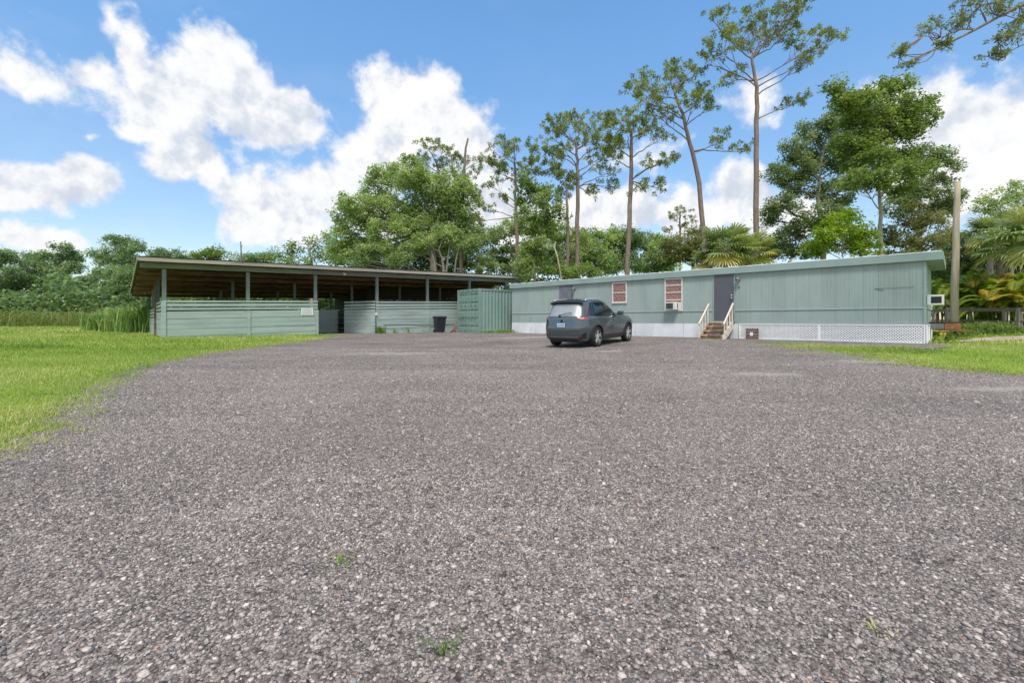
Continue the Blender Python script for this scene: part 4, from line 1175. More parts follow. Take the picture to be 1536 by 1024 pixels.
    for s in (-1, 1):                                # sills, arches, doors
        th0 = 1.5 * PI if s < 0 else .5 * PI
        def band(name, mat, x0, x1, z0, z1, off=.006, tilt=0., par=car):
            g = []
            for j in range(15):
                x = x0 + (x1 - x0) * j / 14; row = []
                for i in range(4):
                    z = z0 + (z1 - z0) * i / 3; xr, xf, b = lev(z); xc = (xr + xf) / 2; a = (xf - xr) / 2; xx = x + tilt * i / 3
                    y = b * (1 - min(.999, abs((xx - xc) / a)) ** NE) ** (1 / NE) * (1 - .055 * max(0, (abs(xx - xc) / a - .55) / .45) ** 2)
                    row.append((xx, s * (y + off), .24 + (z - .24) * (hood(xx) - .24) / .82))
                g.append(row)
            m = MB(); m.grid(g); return m.build(name, mat, par, True)
        band('sill_cladding', m_carplast, .43, 2.27, .245, .40, .014)
        for k, (x0, x1, tl) in enumerate(((.44, .452, .20), (1.10, 1.112, 0), (2.12, 2.132, .05))):
            band('door_seam', m_black, x0, x1, .42, 1.03, .004, -tl if k == 0 else tl)
        for x in (.50, 1.62 - .35):
            band('door_handle', m_car, x, x + .19, .895, .925, .028)
        for xw in (0, 2.705):                       # dark arch trim
            g = []
            for k in range(25):
                a = -.22 + (PI + .44) * k / 24; row = []
                for r_ in (.408, .44, .472):
                    x = xw + r_ * math.cos(a); z = max(.25, .36 + r_ * math.sin(a)); xr, xf, b = lev(z); xc = (xr + xf) / 2; aa = (xf - xr) / 2
                    y = b * (1 - min(.999, abs((x - xc) / aa)) ** NE) ** (1 / NE) * (1 - .055 * max(0, (abs(x - xc) / aa - .55) / .45) ** 2)
                    row.append((x, s * (y + .012), z))
                g.append(row)
            m = MB(); m.grid(g); m.build('wheel_arch', m_carplast, car, True)
            # wheel
            W_ = Matrix.Translation((xw, s * .80, .36)) @ Matrix.Rotation(-s * PI / 2, 4, 'X')
            m = MB(); m.lathe([(.235, -.10), (.30, -.112), (.345, -.10), (.36, -.06), (.36, .06), (.345, .10), (.30, .112), (.245, .104), (.235, .08)], 40, W_); wh = m.build('wheel', m_rubber, car, True)
            m = MB(); m.lathe([(.242, .095), (.25, .103), (.236, .108), (.222, .095), (.215, .0), (.2, -.05), (0, -.05)], 40, W_); m.build('rim_barrel', m_alloyd, wh, True)
            m = MB()
            for k in range(5):
                a = 2 * PI * k / 5 + .3; Rk = W_ @ Matrix.Rotation(a, 4, 'Z')
                for o, e in ((-.024, -.040), (.024, .040)):
                    m.hexa([Rk @ Vector(p) for p in ((.035, o - .012, .055), (.235, e - .017, .078), (.235, e + .017, .078), (.035, o + .012, .055), (.035, o - .012, .085), (.235, e - .017, .104), (.235, e + .017, .104), (.035, o + .012, .085))])
            m.lathe([(0, .09), (.05, .09), (.062, .075), (.062, .04)], 20, W_); m.lathe([(.226, .098), (.244, .108), (.244, .09), (.226, .08)], 40, W_)
            m.build('rim', m_alloy, wh)
        m = MB(); m.bar((1.70, s * .84, 1.10), (1.70, s * .97, 1.12), .06, .05); mi = None
        mr = m.build('mirror', m_car, car)
        m = MB(); m.box(1.64, 1.80, -.11, .11, -.08, .08, Matrix.Translation((0, s * 1.0, 1.16))); m.build('mirror_housing', m_car, mr, bevel=.035)
        m = MB(); m.tube([(-.40, s * .615, 1.645), (-.28, s * .62, 1.685), (.5, s * .615, 1.705), (.92, s * .60, 1.65)], .016, 8); m.build('roof_rail', m_alloy, car, True)
        lowpatch('headlight', m_tailw, 0 + s * .42, 0 + s * .78, lambda u: (.86, .95))
    m = MB(); m.extrude([(-.28, 1.66), (-.10, 1.66), (-.26, 1.735)], -.02, .02); m.build('antenna_fin', m_car, car)
    m = MB(); m.box(-.62, 3.1, -.60, .60, .19, .30); m.build('underbody', m_black, car)
    m = MB(); m.box(-1.014, -1.000, -.155, .155, .735, .865); pl = m.build('licence_plate', m_plate, car, bevel=.004)
    m = MB()
    r5 = random.Random(2)
    for k in range(6):
        y = .11 - k * .042
        m.box(-1.019, -1.0145, y - .014, y - .004, .775, .83); m.box(-1.0193, -1.0147, y - .0035, y + .010, .775 + .02 * (k % 3), .79 + .02 * (k % 3))
    m.build('plate_lettering', m_platet, pl)
    m = MB(); m.lathe([(0, 0), (.05, 0), (.05, .006), (0, .006)], 20, Matrix.Translation((-.958, 0, .945)) @ Matrix.Rotation(-PI / 2, 4, 'Y')); m.lathe([(.030, .008), (.034, .008)], 20, Matrix.Translation((-.958, 0, .945)) @ Matrix.Rotation(-PI / 2, 4, 'Y')); m.build('round_emblem', m_alloyd, car, True)
make_car()
# ------------------------------------------------------------------ vegetation
TREES = []
def unit(v): return v / (np.linalg.norm(v, axis=-1, keepdims=True) + 1e-9)

def leaf_quads(nm, C0, ln, wd, r, tone, flat=.5, droop=.2):
    """diamond leaves at the points C0"""
    N = len(C0)
    a = r.normal(0, 1, (N, 3)); a[:, 2] = a[:, 2] * flat - droop; a = unit(a)
    n = r.normal(0, 1, (N, 3)); n[:, 2] = np.abs(n[:, 2]) + .5
    b = unit(np.cross(a, n)); n = np.cross(b, a)
    L = (ln * r.uniform(.6, 1.3, N))[:, None]; Wd = (wd * r.uniform(.6, 1.3, N))[:, None]
    v = np.stack([C0 - a * L / 2, C0 + b * Wd / 2 + n * Wd * .18 - a * L * .05, C0 + a * L / 2, C0 - b * Wd / 2 + n * Wd * .18 - a * L * .05], 1)
    nm.add(v, (np.arange(N) * 4)[:, None] + np.array([[0, 1, 2, 3]]), np.repeat(np.clip(tone, 0, 1), 4))

def bez(p0, p1, p2, n=6):
    t = np.linspace(0, 1, n)[:, None]
    return (1 - t) ** 2 * p0 + 2 * t * (1 - t) * p1 + t * t * p2

def trunk_path(pts, D):
    return np.array([px3(p[0], p[1], D + (p[2] if len(p) > 2 else 0)) for p in pts])

def start_tree(name, label, cat, bx, D, group=None):
    x = (bx - CX) * D / F
    loc = np.array((x, D, float(gz(x, D))))
    t = thing(name, label, cat, loc, 0, group)
    return t, loc

def limb_to(nm, trunk, target, r, r0, sag=.12, n=7):
    """a limb from the nearest sensible place on the trunk"""
    d = target[2] - trunk[:, 2]; hd = np.linalg.norm((target - trunk)[:, :2], axis=1)
    i = int(np.argmin(np.abs(d - hd * .55) + hd * .15))
    p0 = trunk[i]
    mid = (p0 + target) / 2 + np.array([0, 0, -.06 if sag > 0 else .1]) * np.linalg.norm(target - p0) + r.normal(0, .06, 3) * np.linalg.norm(target - p0)
    path = bez(p0, mid, target, n) + r.normal(0, .012, (n, 3)) * np.linalg.norm(target - p0)
    path[0] = p0
    v, f = tube_np(path, np.linspace(r0, r0 * .3, n), 6); nm.add(v, f)
    return path

def broadleaf(name, label, D, bx, trunk, lobes, mat, bark, seed, leaf=.2, dens=1.0, group=None, tr=.25, clump=.7, cat='tree', spread=1.0, squash=.78, trunk_dense=12, stems=()):
    r = np.random.default_rng(seed)
    t, loc = start_tree(name, label, cat, bx, D, group)
    L = NM(); B = NM()
    tp = trunk_path(trunk, D); tp[0] = loc - np.array((0, 0, .1))
    k = max(6, trunk_dense); s = np.linspace(0, len(tp) - 1, k); ii = np.minimum(s.astype(int), len(tp) - 2); u = (s - ii)[:, None]
    path = tp[ii] * (1 - u) + tp[ii + 1] * u
    path[1:-1] += r.normal(0, .05, (k - 2, 3)) * np.array((1, 1, .3))
    v, f = tube_np(path, np.linspace(tr, tr * .2, k), 9); B.add(v, f)
    for st_ in stems:
        sp = trunk_path(st_, D); v, f = tube_np(sp, np.linspace(tr * .55, tr * .2, len(sp)), 7); B.add(v, f)
    for lb in lobes:
        px, py, rx, ry = lb[:4]; tn = lb[4] if len(lb) > 4 else 0.
        dz = lb[5] if len(lb) > 5 else r.uniform(-1, 1) * .9 * rx * D / F * spread
        c = px3(px, py, D + dz); rm = np.array((rx, (rx + ry) / 2 * spread, ry)) * D / F
        lp = limb_to(B, path[k // 3:], c, r, tr * .34)
        area = 4 * rm[0] * rm[2]
        n = max(4, int(area / clump ** 2 * 2.0 * dens) + 2)
        d = unit(r.normal(0, 1, (n, 3))) * (r.uniform(.15, 1, (n, 1)) ** .45); cc = c + d * rm
        for q in cc[:: 3]:
            i = r.integers(len(lp) // 2, len(lp)); p0 = lp[i]
            tw = bez(p0, (p0 + q) / 2 + r.normal(0, .1, 3), q, 4); v, f = tube_np(tw, np.linspace(tr * .13, tr * .04, 4), 4); B.add(v, f)
        m = int(62 * dens * (clump / leaf) ** 2 / 9)
        m = max(m, 14)
        ct = r.normal(.5 + tn, .17, n)
        cr = clump * r.uniform(.55, 1.15, n)
        g = unit(r.normal(0, 1, (n, m, 3))) * (r.uniform(0, 1, (n, m, 1)) ** .5)
        g[..., 2] *= squash
        pts = cc[:, None, :] + g * cr[:, None, None]
        tone = ct[:, None] + r.normal(0, .13, (n, m))
        leaf_quads(L, pts.reshape(-1, 3), leaf, leaf * .55, r, tone.ravel())
    L.build('crown', mat, t, loc)
    B.build('trunk', bark, t, loc, True)
    return t

def pine(name, label, D, bx, trunk, lobes, seed, tr=.2, limbs=(), group='tall pines behind the mobile home', mat=None, tuft=.34, dens=1.0, nn=34):
    r = np.random.default_rng(seed)
    t, loc = start_tree(name, label, 'pine tree', bx, D, group)
    L = NM(); B = NM()
    tp = trunk_path(trunk, D); tp[0] = loc - np.array((0, 0, .1))
    s = np.linspace(0, len(tp) - 1, 16); ii = np.minimum(s.astype(int), len(tp) - 2); u = (s - ii)[:, None]
    path = tp[ii] * (1 - u) + tp[ii + 1] * u
    for _ in range(2): path[1:-1] = (path[:-2] + 2 * path[1:-1] + path[2:]) / 4
    path[1:-1] += r.normal(0, .03, (14, 3))
    v, f = tube_np(path, np.linspace(tr, tr * .42, 16), 10); B.add(v, f)
    LP = []
    for lm in limbs:
        q = trunk_path(lm[1:], D); w = np.linspace(0, len(q) - 1, 4 * len(q)); ii = np.minimum(w.astype(int), len(q) - 2); u = (w - ii)[:, None]; q = q[ii] * (1 - u) + q[ii + 1] * u
        for _ in range(2): q[1:-1] = (q[:-2] + 2 * q[1:-1] + q[2:]) / 4
        v, f = tube_np(q, np.linspace(lm[0], lm[0] * .3, len(q)), 7); B.add(v, f); LP.append(q)
    for lb in lobes:
        px, py, rx, ry = lb[:4]; dz = r.uniform(-1.2, 1.2) * rx * D / F
        c = px3(px, py, D + dz); rm = np.array((rx * 1.12, rx, ry * 1.2)) * D / F
        if LP:
            al = np.concatenate(LP); o_ = np.argsort(np.linalg.norm(al - c, axis=1))[:8]; lp = al[o_]
        else: lp = limb_to(B, path[7:], c - np.array((0, 0, rm[2] * .5)), r, tr * .25, sag=-1 if lb[1] > trunk[-1][1] else 1, n=9)
        n = max(4, int(rm[0] * rm[2] * 5.2 * dens / (tuft / .34) ** 2) + 3)
        d = unit(r.normal(0, 1, (n, 3))) * (r.uniform(.1, 1, (n, 1)) ** .4); d[:, 2] = np.where(d[:, 2] < -.35, -d[:, 2] * .6, d[:, 2])
        cc = c + d * rm
        for q in cc:
            i = r.integers(len(lp) // 2, len(lp)); p0 = lp[i]
            tw = bez(p0, (p0 + q) / 2 + np.array((0, 0, -.12)) + r.normal(0, .12, 3), q, 5); v, f = tube_np(tw, np.linspace(tr * .085, tr * .04, 5), 4); B.add(v, f)
        for sub in range(3):                        # three brushes of needles on each twig end
            o = r.normal(0, tuft * .75, (n, 3)) * np.array((1, 1, .7)); ce = cc + o
            g = unit(r.normal(0, 1, (n, nn, 3)) + np.array((0, 0, .35)))
            a = ce[:, None] + g * tuft * .10; ln = tuft * r.uniform(.5, 1.05, (n, nn, 1)); b = ce[:, None] + g * ln - np.array((0, 0, .10)) * ln
            sd = unit(np.cross(g, r.normal(0, 1, (n, nn, 3)))) * tuft * .085
            mid = (a * .45 + b * .55)
            v = np.stack([a, mid + sd, b, mid - sd], 2).reshape(-1, 3)
            tone = (r.normal(.5, .18, (n, 1)) + r.normal(0, .12, (n, nn)) ).ravel()
            M_ = n * nn
            L.add(v, (np.arange(M_) * 4)[:, None] + np.array([[0, 1, 2, 3]]), np.repeat(np.clip(tone, 0, 1), 4))
    L.build('crown', mat or l_pine, t, loc)
    B.build('trunk', m_pinebark, t, loc, True)
    return t

# ---- pines
pine('pine_tree', 'tallest straight pine, its flat open crown reaching the top of the sky', 33, 1133, [(1133, 420), (1134, 300), (1135, 200), (1136, 140), (1131, 112), (1128, 88)],
     [(1119, 46, 42, 24), (1083, 66, 24, 20), (1058, 90, 16, 12), (1181, 15, 36, 16), (1152, 26, 30, 18), (1213, 64, 32, 18), (1248, 58, 18, 10), (1212, 94, 20, 13), (1103, 114, 22, 12), (1188, 150, 18, 14), (1181, 48, 24, 14), (1074, 30, 18, 10), (1140, 60, 30, 14), (1200, 8, 22, 9)], 21, .21)
pine('pine_tree', 'leaning pine whose trunk curves left with one low bough to the right', 34, 1061, [(1061, 420), (1056, 343), (1044, 242), (1030, 197), (1023, 172), (1012, 140)],
     [(1005, 115, 36, 18), (949, 137, 20, 14), (974, 127, 26, 15), (1056, 140, 20, 15), (1030, 107, 26, 12), (990, 170, 26, 14), (1037, 157, 22, 12), (1076, 211, 20, 9), (1110, 225, 16, 8), (1062, 160, 14, 10), (970, 150, 20, 10), (1000, 140, 26, 12)], 22, .2)
pine('pine_tree', 'straight dark trunked pine rising left of the two red curtained windows', 34, 940, [(940, 420), (943, 340), (946, 290), (948, 235), (947, 205), (944, 185)],
     [(921, 186, 28, 15), (950, 178, 32, 14), (972, 190, 28, 14), (1000, 237, 18, 9), (980, 245, 16, 8), (969, 282, 13, 10), (992, 278, 12, 9), (918, 231, 13, 9), (902, 203, 16, 11), (940, 205, 25, 10), (990, 205, 16, 10), (928, 215, 16, 8)], 23, .2)
pine('pine_tree', 'thick crowned pine in the middle of the row behind the parked car', 37, 865, [(865, 425), (866, 330), (867, 270), (866, 240), (862, 208)],
     [(842, 188, 28, 12), (873, 183, 34, 11), (898, 193, 24, 13), (857, 201, 30, 11), (824, 198, 13, 11), (911, 254, 20, 11), (827, 224, 18, 11), (842, 259, 20, 13), (893, 236, 20, 12), (885, 290, 14, 9), (914, 279, 20, 9), (880, 210, 26, 11), (848, 225, 18, 11), (905, 215, 18, 11), (922, 228, 14, 10)], 24, .2)
pine('pine_tree', 'thin pine stem close beside the thick crowned pine', 36, 849, [(849, 425), (851, 340), (851, 300), (848, 275)],
     [(832, 262, 15, 10), (852, 283, 17, 10), (862, 268, 14, 9), (840, 290, 10, 7)], 25, .15)
pine('pine_tree', 'pine with a long low left bough, standing right of the big oak', 39, 777, [(777, 425), (775, 350), (773, 290), (772, 245)],
     [(771, 213, 24, 8), (752, 226, 22, 12), (736, 250, 20, 14), (776, 246, 28, 14), (801, 227, 20, 10), (727, 312, 13, 10), (714, 330, 9, 8), (797, 262, 22, 13), (752, 297, 10, 8), (742, 278, 14, 9), (812, 245, 16, 10), (760, 262, 18, 10)], 26, .19)
pine('pine_tree', 'forked pine top showing above the crown of the big oak', 47, 664, [(664, 420), (661, 330), (659, 268), (655, 245)],
     [(645, 222, 22, 9), (633, 236, 15, 11), (675, 235, 16, 11), (664, 222, 14, 8), (655, 246, 20, 8), (688, 244, 14, 9)], 27, .24)
pine('pine_tree', 'dying pine with a bare broken top above the oak', 44, 690, [(690, 420), (693, 330), (696, 260), (698, 225), (702, 208)],
     [(713, 240, 13, 9), (713, 292, 18, 12), (684, 262, 10, 8), (705, 262, 10, 8), (690, 285, 12, 9)], 28, .19)
pine('pine_tree', 'small far pine peeping over the dark trees left of the leaning pine', 62, 1020, [(1020, 420), (1020, 360), (1020, 318)], [(1020, 320, 14, 7), (1006, 328, 9, 5), (1034, 330, 9, 5), (1000, 345, 7, 5), (1024, 338, 8, 5)], 29, .2, group=None)
# ---- overhanging limb of a pine standing to the right of the picture
pine('pine_tree', 'pine bough reaching in from the right edge of the sky', 11.5, 1850, [(1850, 600), (1835, 300), (1800, 60), (1770, -60)],
     [(1385, 46, 14, 7), (1408, 40, 12, 7), (1437, 36, 7, 5), (1344, 84, 7, 4), (1356, 76, 6, 4), (1363, 97, 6, 4), (1406, 67, 8, 5), (1414, 68, 6, 4), (1440, 6, 11, 5), (1465, 4, 12, 5), (1485, 12, 9, 5), (1497, 9, 7, 5), (1508, 15, 8, 5), (1497, 60, 7, 5), (1487, 83, 6, 4), (1503, 78, 6, 4), (1516, 48, 7, 4), (1528, 30, 7, 5), (1530, 52, 7, 4), (1445, 26, 7, 5), (1560, 20, 30, 15), (1640, 60, 40, 24), (1640, -20, 40, 24), (1750, 0, 50, 30)], 30, .16,
     limbs=[(.055, (1800, 60), (1700, 10), (1610, -8), (1536, 6), (1500, 24), (1465, 44), (1420, 66), (1380, 84), (1352, 100)), (.02, (1465, 44), (1440, 44), (1410, 58), (1385, 54)), (.025, (1660, -10), (1590, -14), (1530, -6), (1490, 6), (1440, 9)), (.022, (1690, 20), (1600, 24), (1536, 44), (1510, 58), (1498, 66)), (.022, (1690, 40), (1600, 50), (1536, 66), (1510, 80), (1488, 88)), (.05, (1780, -20), (1740, 0), (1690, 40), (1640, 60))], group=None, tuft=.12, dens=.5, nn=22)
# ---- broad leaved trees
broadleaf('oak_tree', 'wide grey trunked oak, the biggest crown behind the barn', 44, 655, [(655, 420), (648, 350), (640, 310), (630, 285)],
    [(587, 264, 34, 22), (565, 285, 30, 24), (612, 262, 30, 24), (643, 278, 36, 28), (672, 281, 30, 26), (694, 297, 26, 25), (537, 309, 28, 22), (516, 325, 20, 18, -.05), (565, 318, 34, 26, .05), (605, 311, 34, 26, .05), (643, 318, 40, 28, .08), (678, 325, 34, 28, .05), (706, 339, 20, 20), (542, 346, 34, 24, -.1), (591, 347, 40, 24, .05), (636, 349, 40, 24), (672, 353, 34, 22, .1), (708, 358, 24, 18), (509, 356, 18, 14, .1), (530, 372, 26, 14, -.05), (560, 372, 30, 16), (505, 378, 20, 12, .05), (600, 372, 34, 14), (650, 370, 30, 14)], l_oak, m_bark, 41, .26, 1.02, tr=.42, clump=.85)
broadleaf('oak_tree', 'multi stemmed pale trunk oak standing between the big oak and the barn roof', 40, 668, [(668, 425), (665, 392), (658, 374)],
    [(640, 365, 22, 14, .05), (700, 368, 18, 14), (668, 352, 24, 14), (618, 372, 18, 10), (560, 375, 20, 12, -.15), (535, 385, 20, 10, -.15), (600, 388, 20, 10, -.2)], l_oak, m_bark, 42, .25, 1.15, tr=.2, clump=.75, stems=([(655, 425), (652, 395), (644, 365, .5), (640, 374)], [(680, 425), (684, 390), (688, 372)], [(615, 425), (612, 390), (603, 370, -.5)], [(668, 425), (672, 385), (676, 358)]))
broadleaf('leafy_tree', 'loose pale green tree at the left foot of the big oak', 52, 470, [(470, 420), (468, 390), (462, 370)],
    [(430, 380, 22, 9), (460, 372, 24, 14), (490, 380, 24, 15, .05), (412, 386, 12, 7), (445, 392, 30, 8), (485, 358, 14, 8), (505, 392, 20, 9)], l_pale, m_palebark, 43, .3, .7, clump=.9)
broadleaf('leafy_tree', 'fresh green tree in front of the pine trunks above the container', 35, 800, [(800, 425), (802, 370), (806, 330), (806, 300)],
    [(784, 270, 13, 10), (789, 295, 20, 15), (808, 287, 20, 14), (822, 303, 22, 16, .05), (797, 322, 20, 14), (828, 325, 22, 13, -.05), (815, 342, 20, 10, -.1), (795, 345, 14, 9, -.1)], l_bright, m_palebark, 44, .24, 1., tr=.12, clump=.62)
broadleaf('bush', 'dense bright bush above the left end of the mobile home', 33, 808, [(808, 440), (808, 410), (806, 390)],
    [(800, 385, 20, 18), (786, 402, 16, 16, .1), (826, 395, 18, 16, -.1), (812, 368, 18, 12), (842, 408, 14, 10, .15), (790, 375, 12, 10), (856, 412, 10, 7, .2)], l_bright, m_bark, 45, .2, 1.1, tr=.1, clump=.6, cat='bush')
broadleaf('bush', 'fresh green bush between the thin pine stem and the straight dark pine', 32, 880, [(880, 440), (880, 415), (880, 405)], [(877, 404, 15, 10, .1), (893, 408, 12, 8), (862, 410, 10, 7)], l_bright, m_bark, 46, .18, 1., tr=.08, clump=.5, cat='bush')
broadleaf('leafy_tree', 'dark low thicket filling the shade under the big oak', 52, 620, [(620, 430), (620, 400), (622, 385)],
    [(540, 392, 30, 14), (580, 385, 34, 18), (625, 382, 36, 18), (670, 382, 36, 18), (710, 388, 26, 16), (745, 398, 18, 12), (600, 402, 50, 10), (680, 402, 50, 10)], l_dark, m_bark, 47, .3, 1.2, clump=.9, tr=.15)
broadleaf('leafy_tree', 'broad mid green tree behind the pine with the low bough', 48, 770, [(770, 430), (768, 380), (764, 350)],
    [(742, 352, 18, 12), (765, 345, 18, 14), (790, 338, 22, 16), (820, 345, 24, 16), (845, 352, 22, 16), (755, 380, 26, 16, -.1), (800, 378, 34, 18, -.1), (850, 380, 26, 18, -.1), (870, 356, 18, 12), (735, 395, 18, 12), (780, 402, 34, 10), (840, 405, 34, 10)], l_oak, m_bark, 48, .28, 1.15, clump=.85, tr=.2)
k = 0
for lab, bx, lobes, D in (('dark rounded tree just right of the thick crowned pine trunk', 885, [(905, 362, 28, 18), (882, 378, 24, 22), (868, 392, 20, 18), (900, 394, 36, 18), (888, 352, 16, 10), (870, 365, 16, 14)], 56),
                  ('dark rounded tree behind the straight dark pine trunk', 940, [(930, 372, 24, 22), (952, 366, 24, 16), (940, 396, 34, 18), (918, 352, 18, 10), (960, 352, 16, 8), (935, 352, 18, 10)], 58),
                  ('dark rounded tree between the straight pine and the olive trees', 985, [(975, 366, 26, 17), (994, 378, 20, 20), (975, 396, 30, 16), (1004, 398, 18, 14)], 58)):
    broadleaf('leafy_tree', lab, D, bx, [(bx, 430), (bx, 400), (bx + 3, 375)], lobes, l_oak if k != 1 else l_far, m_bark, 50 + k, .34, 1.2, group='dark trees behind the mobile home', clump=.95); k += 1
broadleaf('leafy_tree', 'dull olive tree left of the fan palms', 46, 1038, [(1040, 430), (1040, 390), (1038, 365)],
    [(1022, 364, 30, 15), (1044, 352, 18, 11), (1050, 376, 24, 18), (1018, 384, 24, 14), (1060, 362, 14, 10), (1076, 372, 16, 14), (1110, 375, 20, 14), (1140, 378, 18, 14), (1170, 380, 22, 14)], l_olive, m_bark, 54, .26, 1.2, clump=.8)
broadleaf('oak_tree', 'tall grey green oak with airy crown behind the bright tree', 43, 1235, [(1235, 430), (1232, 350), (1228, 290), (1232, 250)],
    [(1248, 182, 22, 14), (1222, 200, 28, 18), (1194, 228, 26, 18), (1164, 263, 18, 14), (1238, 240, 34, 24), (1200, 278, 32, 22), (1258, 288, 30, 24), (1172, 308, 24, 18), (1152, 330, 14, 16), (1285, 240, 26, 20), (1230, 325, 34, 18), (1270, 210, 22, 18), (1185, 350, 24, 14), (1205, 250, 20, 12), (1168, 365, 18, 14), (1210, 372, 30, 14)], l_greygr, m_bark, 55, .25, 1.15, tr=.3, clump=.8)
broadleaf('oak_tree', 'grey green oak spreading out on the right behind the bright tree', 43, 1380, [(1378, 430), (1378, 350), (1382, 290)],
    [(1385, 236, 26, 16), (1418, 232, 18, 12), (1398, 276, 26, 18), (1420, 298, 20, 15), (1428, 250, 10, 8), (1370, 290, 24, 18), (1405, 315, 26, 14), (1350, 310, 24, 16)], l_greygr, m_bark, 56, .25, 1.15, tr=.26, clump=.8)
broadleaf('leafy_tree', 'tall bright green tree with layered crown and pale trunk', 33, 1321, [(1322, 430), (1321, 345), (1319, 290), (1320, 220), (1320, 170)],
    [(1254, 130, 16, 11), (1268, 148, 14, 12), (1290, 152, 30, 15), (1322, 138, 26, 17), (1350, 126, 22, 10), (1318, 168, 38, 18), (1276, 178, 24, 17), (1355, 156, 24, 15), (1384, 158, 18, 12), (1324, 200, 36, 18), (1288, 208, 28, 18), (1360, 196, 24, 16), (1394, 172, 12, 9),
     (1282, 240, 22, 14), (1330, 264, 48, 16, .05), (1372, 254, 28, 14), (1296, 272, 38, 16, .05), (1310, 238, 30, 12, -.1), (1350, 232, 24, 12), (1262, 160, 20, 14), (1300, 180, 30, 16), (1345, 178, 30, 16), (1376, 185, 20, 13), (1270, 215, 24, 16), (1305, 226, 30, 14), (1340, 286, 26, 9, -.1)], l_bright, m_palebark, 57, .23, 1.08, tr=.17, clump=.62)
broadleaf('leafy_tree', 'low yellow green tree directly above the mobile home roof', 29, 1268, [(1268, 440), (1266, 400), (1264, 365)],
    [(1262, 335, 28, 16), (1240, 352, 22, 15), (1290, 350, 24, 16), (1265, 368, 34, 14), (1226, 372, 18, 12), (1300, 372, 22, 12, -.2), (1276, 322, 12, 8)], l_yellow, m_palebark, 58, .2, 1.15, tr=.1, clump=.55)
broadleaf('leafy_tree', 'feathery olive tree behind the right end of the mobile home', 35, 1380, [(1382, 440), (1380, 400), (1376, 350)],
    [(1370, 338, 26, 15), (1400, 330, 22, 15), (1350, 360, 22, 15), (1395, 362, 28, 16), (1418, 352, 18, 15), (1368, 314, 18, 10), (1340, 380, 26, 12), (1380, 385, 34, 12), (1330, 350, 14, 12, -.1)], l_olive, m_bark, 59, .2, 1., tr=.16, clump=.6)
broadleaf('leafy_tree', 'open crowned tree behind the palms at the right edge', 34, 1520, [(1520, 460), (1516, 380), (1512, 330)],
    [(1490, 298, 26, 13), (1525, 284, 20, 15), (1500, 322, 24, 12), (1540, 300, 24, 18), (1475, 312, 14, 9), (1545, 330, 24, 16)], l_oak, m_bark, 60, .2, .75, tr=.17, clump=.6)
for k, (lab, bx, D, lobes, mt) in enumerate((('dark thicket tree right behind the timber pole', 1440, 38, [(1425, 385, 24, 22), (1450, 372, 22, 20), (1465, 395, 24, 20), (1415, 410, 20, 18), (1440, 412, 26, 18)], l_dark),
        ('dark thicket tree behind the yellowing feather palms', 1500, 40, [(1490, 385, 26, 22), (1520, 372, 26, 22), (1545, 395, 24, 26), (1500, 415, 36, 18), (1470, 425, 30, 16), (1540, 430, 30, 18)], l_dark),
        ('dark low tree filling the gap behind the end wall', 1405, 44, [(1400, 405, 20, 18), (1412, 425, 22, 14, -.1), (1390, 430, 20, 14, -.1), (1425, 440, 24, 14), (1460, 448, 26, 10), (1500, 450, 30, 10)], l_olive))):
    broadleaf('leafy_tree', lab, D, bx, [(bx, 470), (bx + 2, 430), (bx, 400)], lobes, mt, m_bark, 62 + k, .24, 1.15, group='dark thicket at the right', clump=.75, tr=.2)

for k, (lab, bx, D) in enumerate((('rounded tree standing off to the right beyond the palms', 1680, 36), ('far rounded tree off to the right past the fence end', 1850, 38), ('rounded tree far off to the right of the lawn', 2080, 40))):
    broadleaf('leafy_tree', lab, D, bx, [(bx, 470), (bx + 2, 420), (bx, 380)], [(bx - 50, 360, 50, 30), (bx + 40, 340, 50, 34), (bx, 310, 40, 26), (bx - 70, 420, 50, 30), (bx + 60, 420, 60, 30), (bx, 400, 60, 30)], l_oak, m_bark, 110 + k, .28, .9, clump=.95, tr=.25)
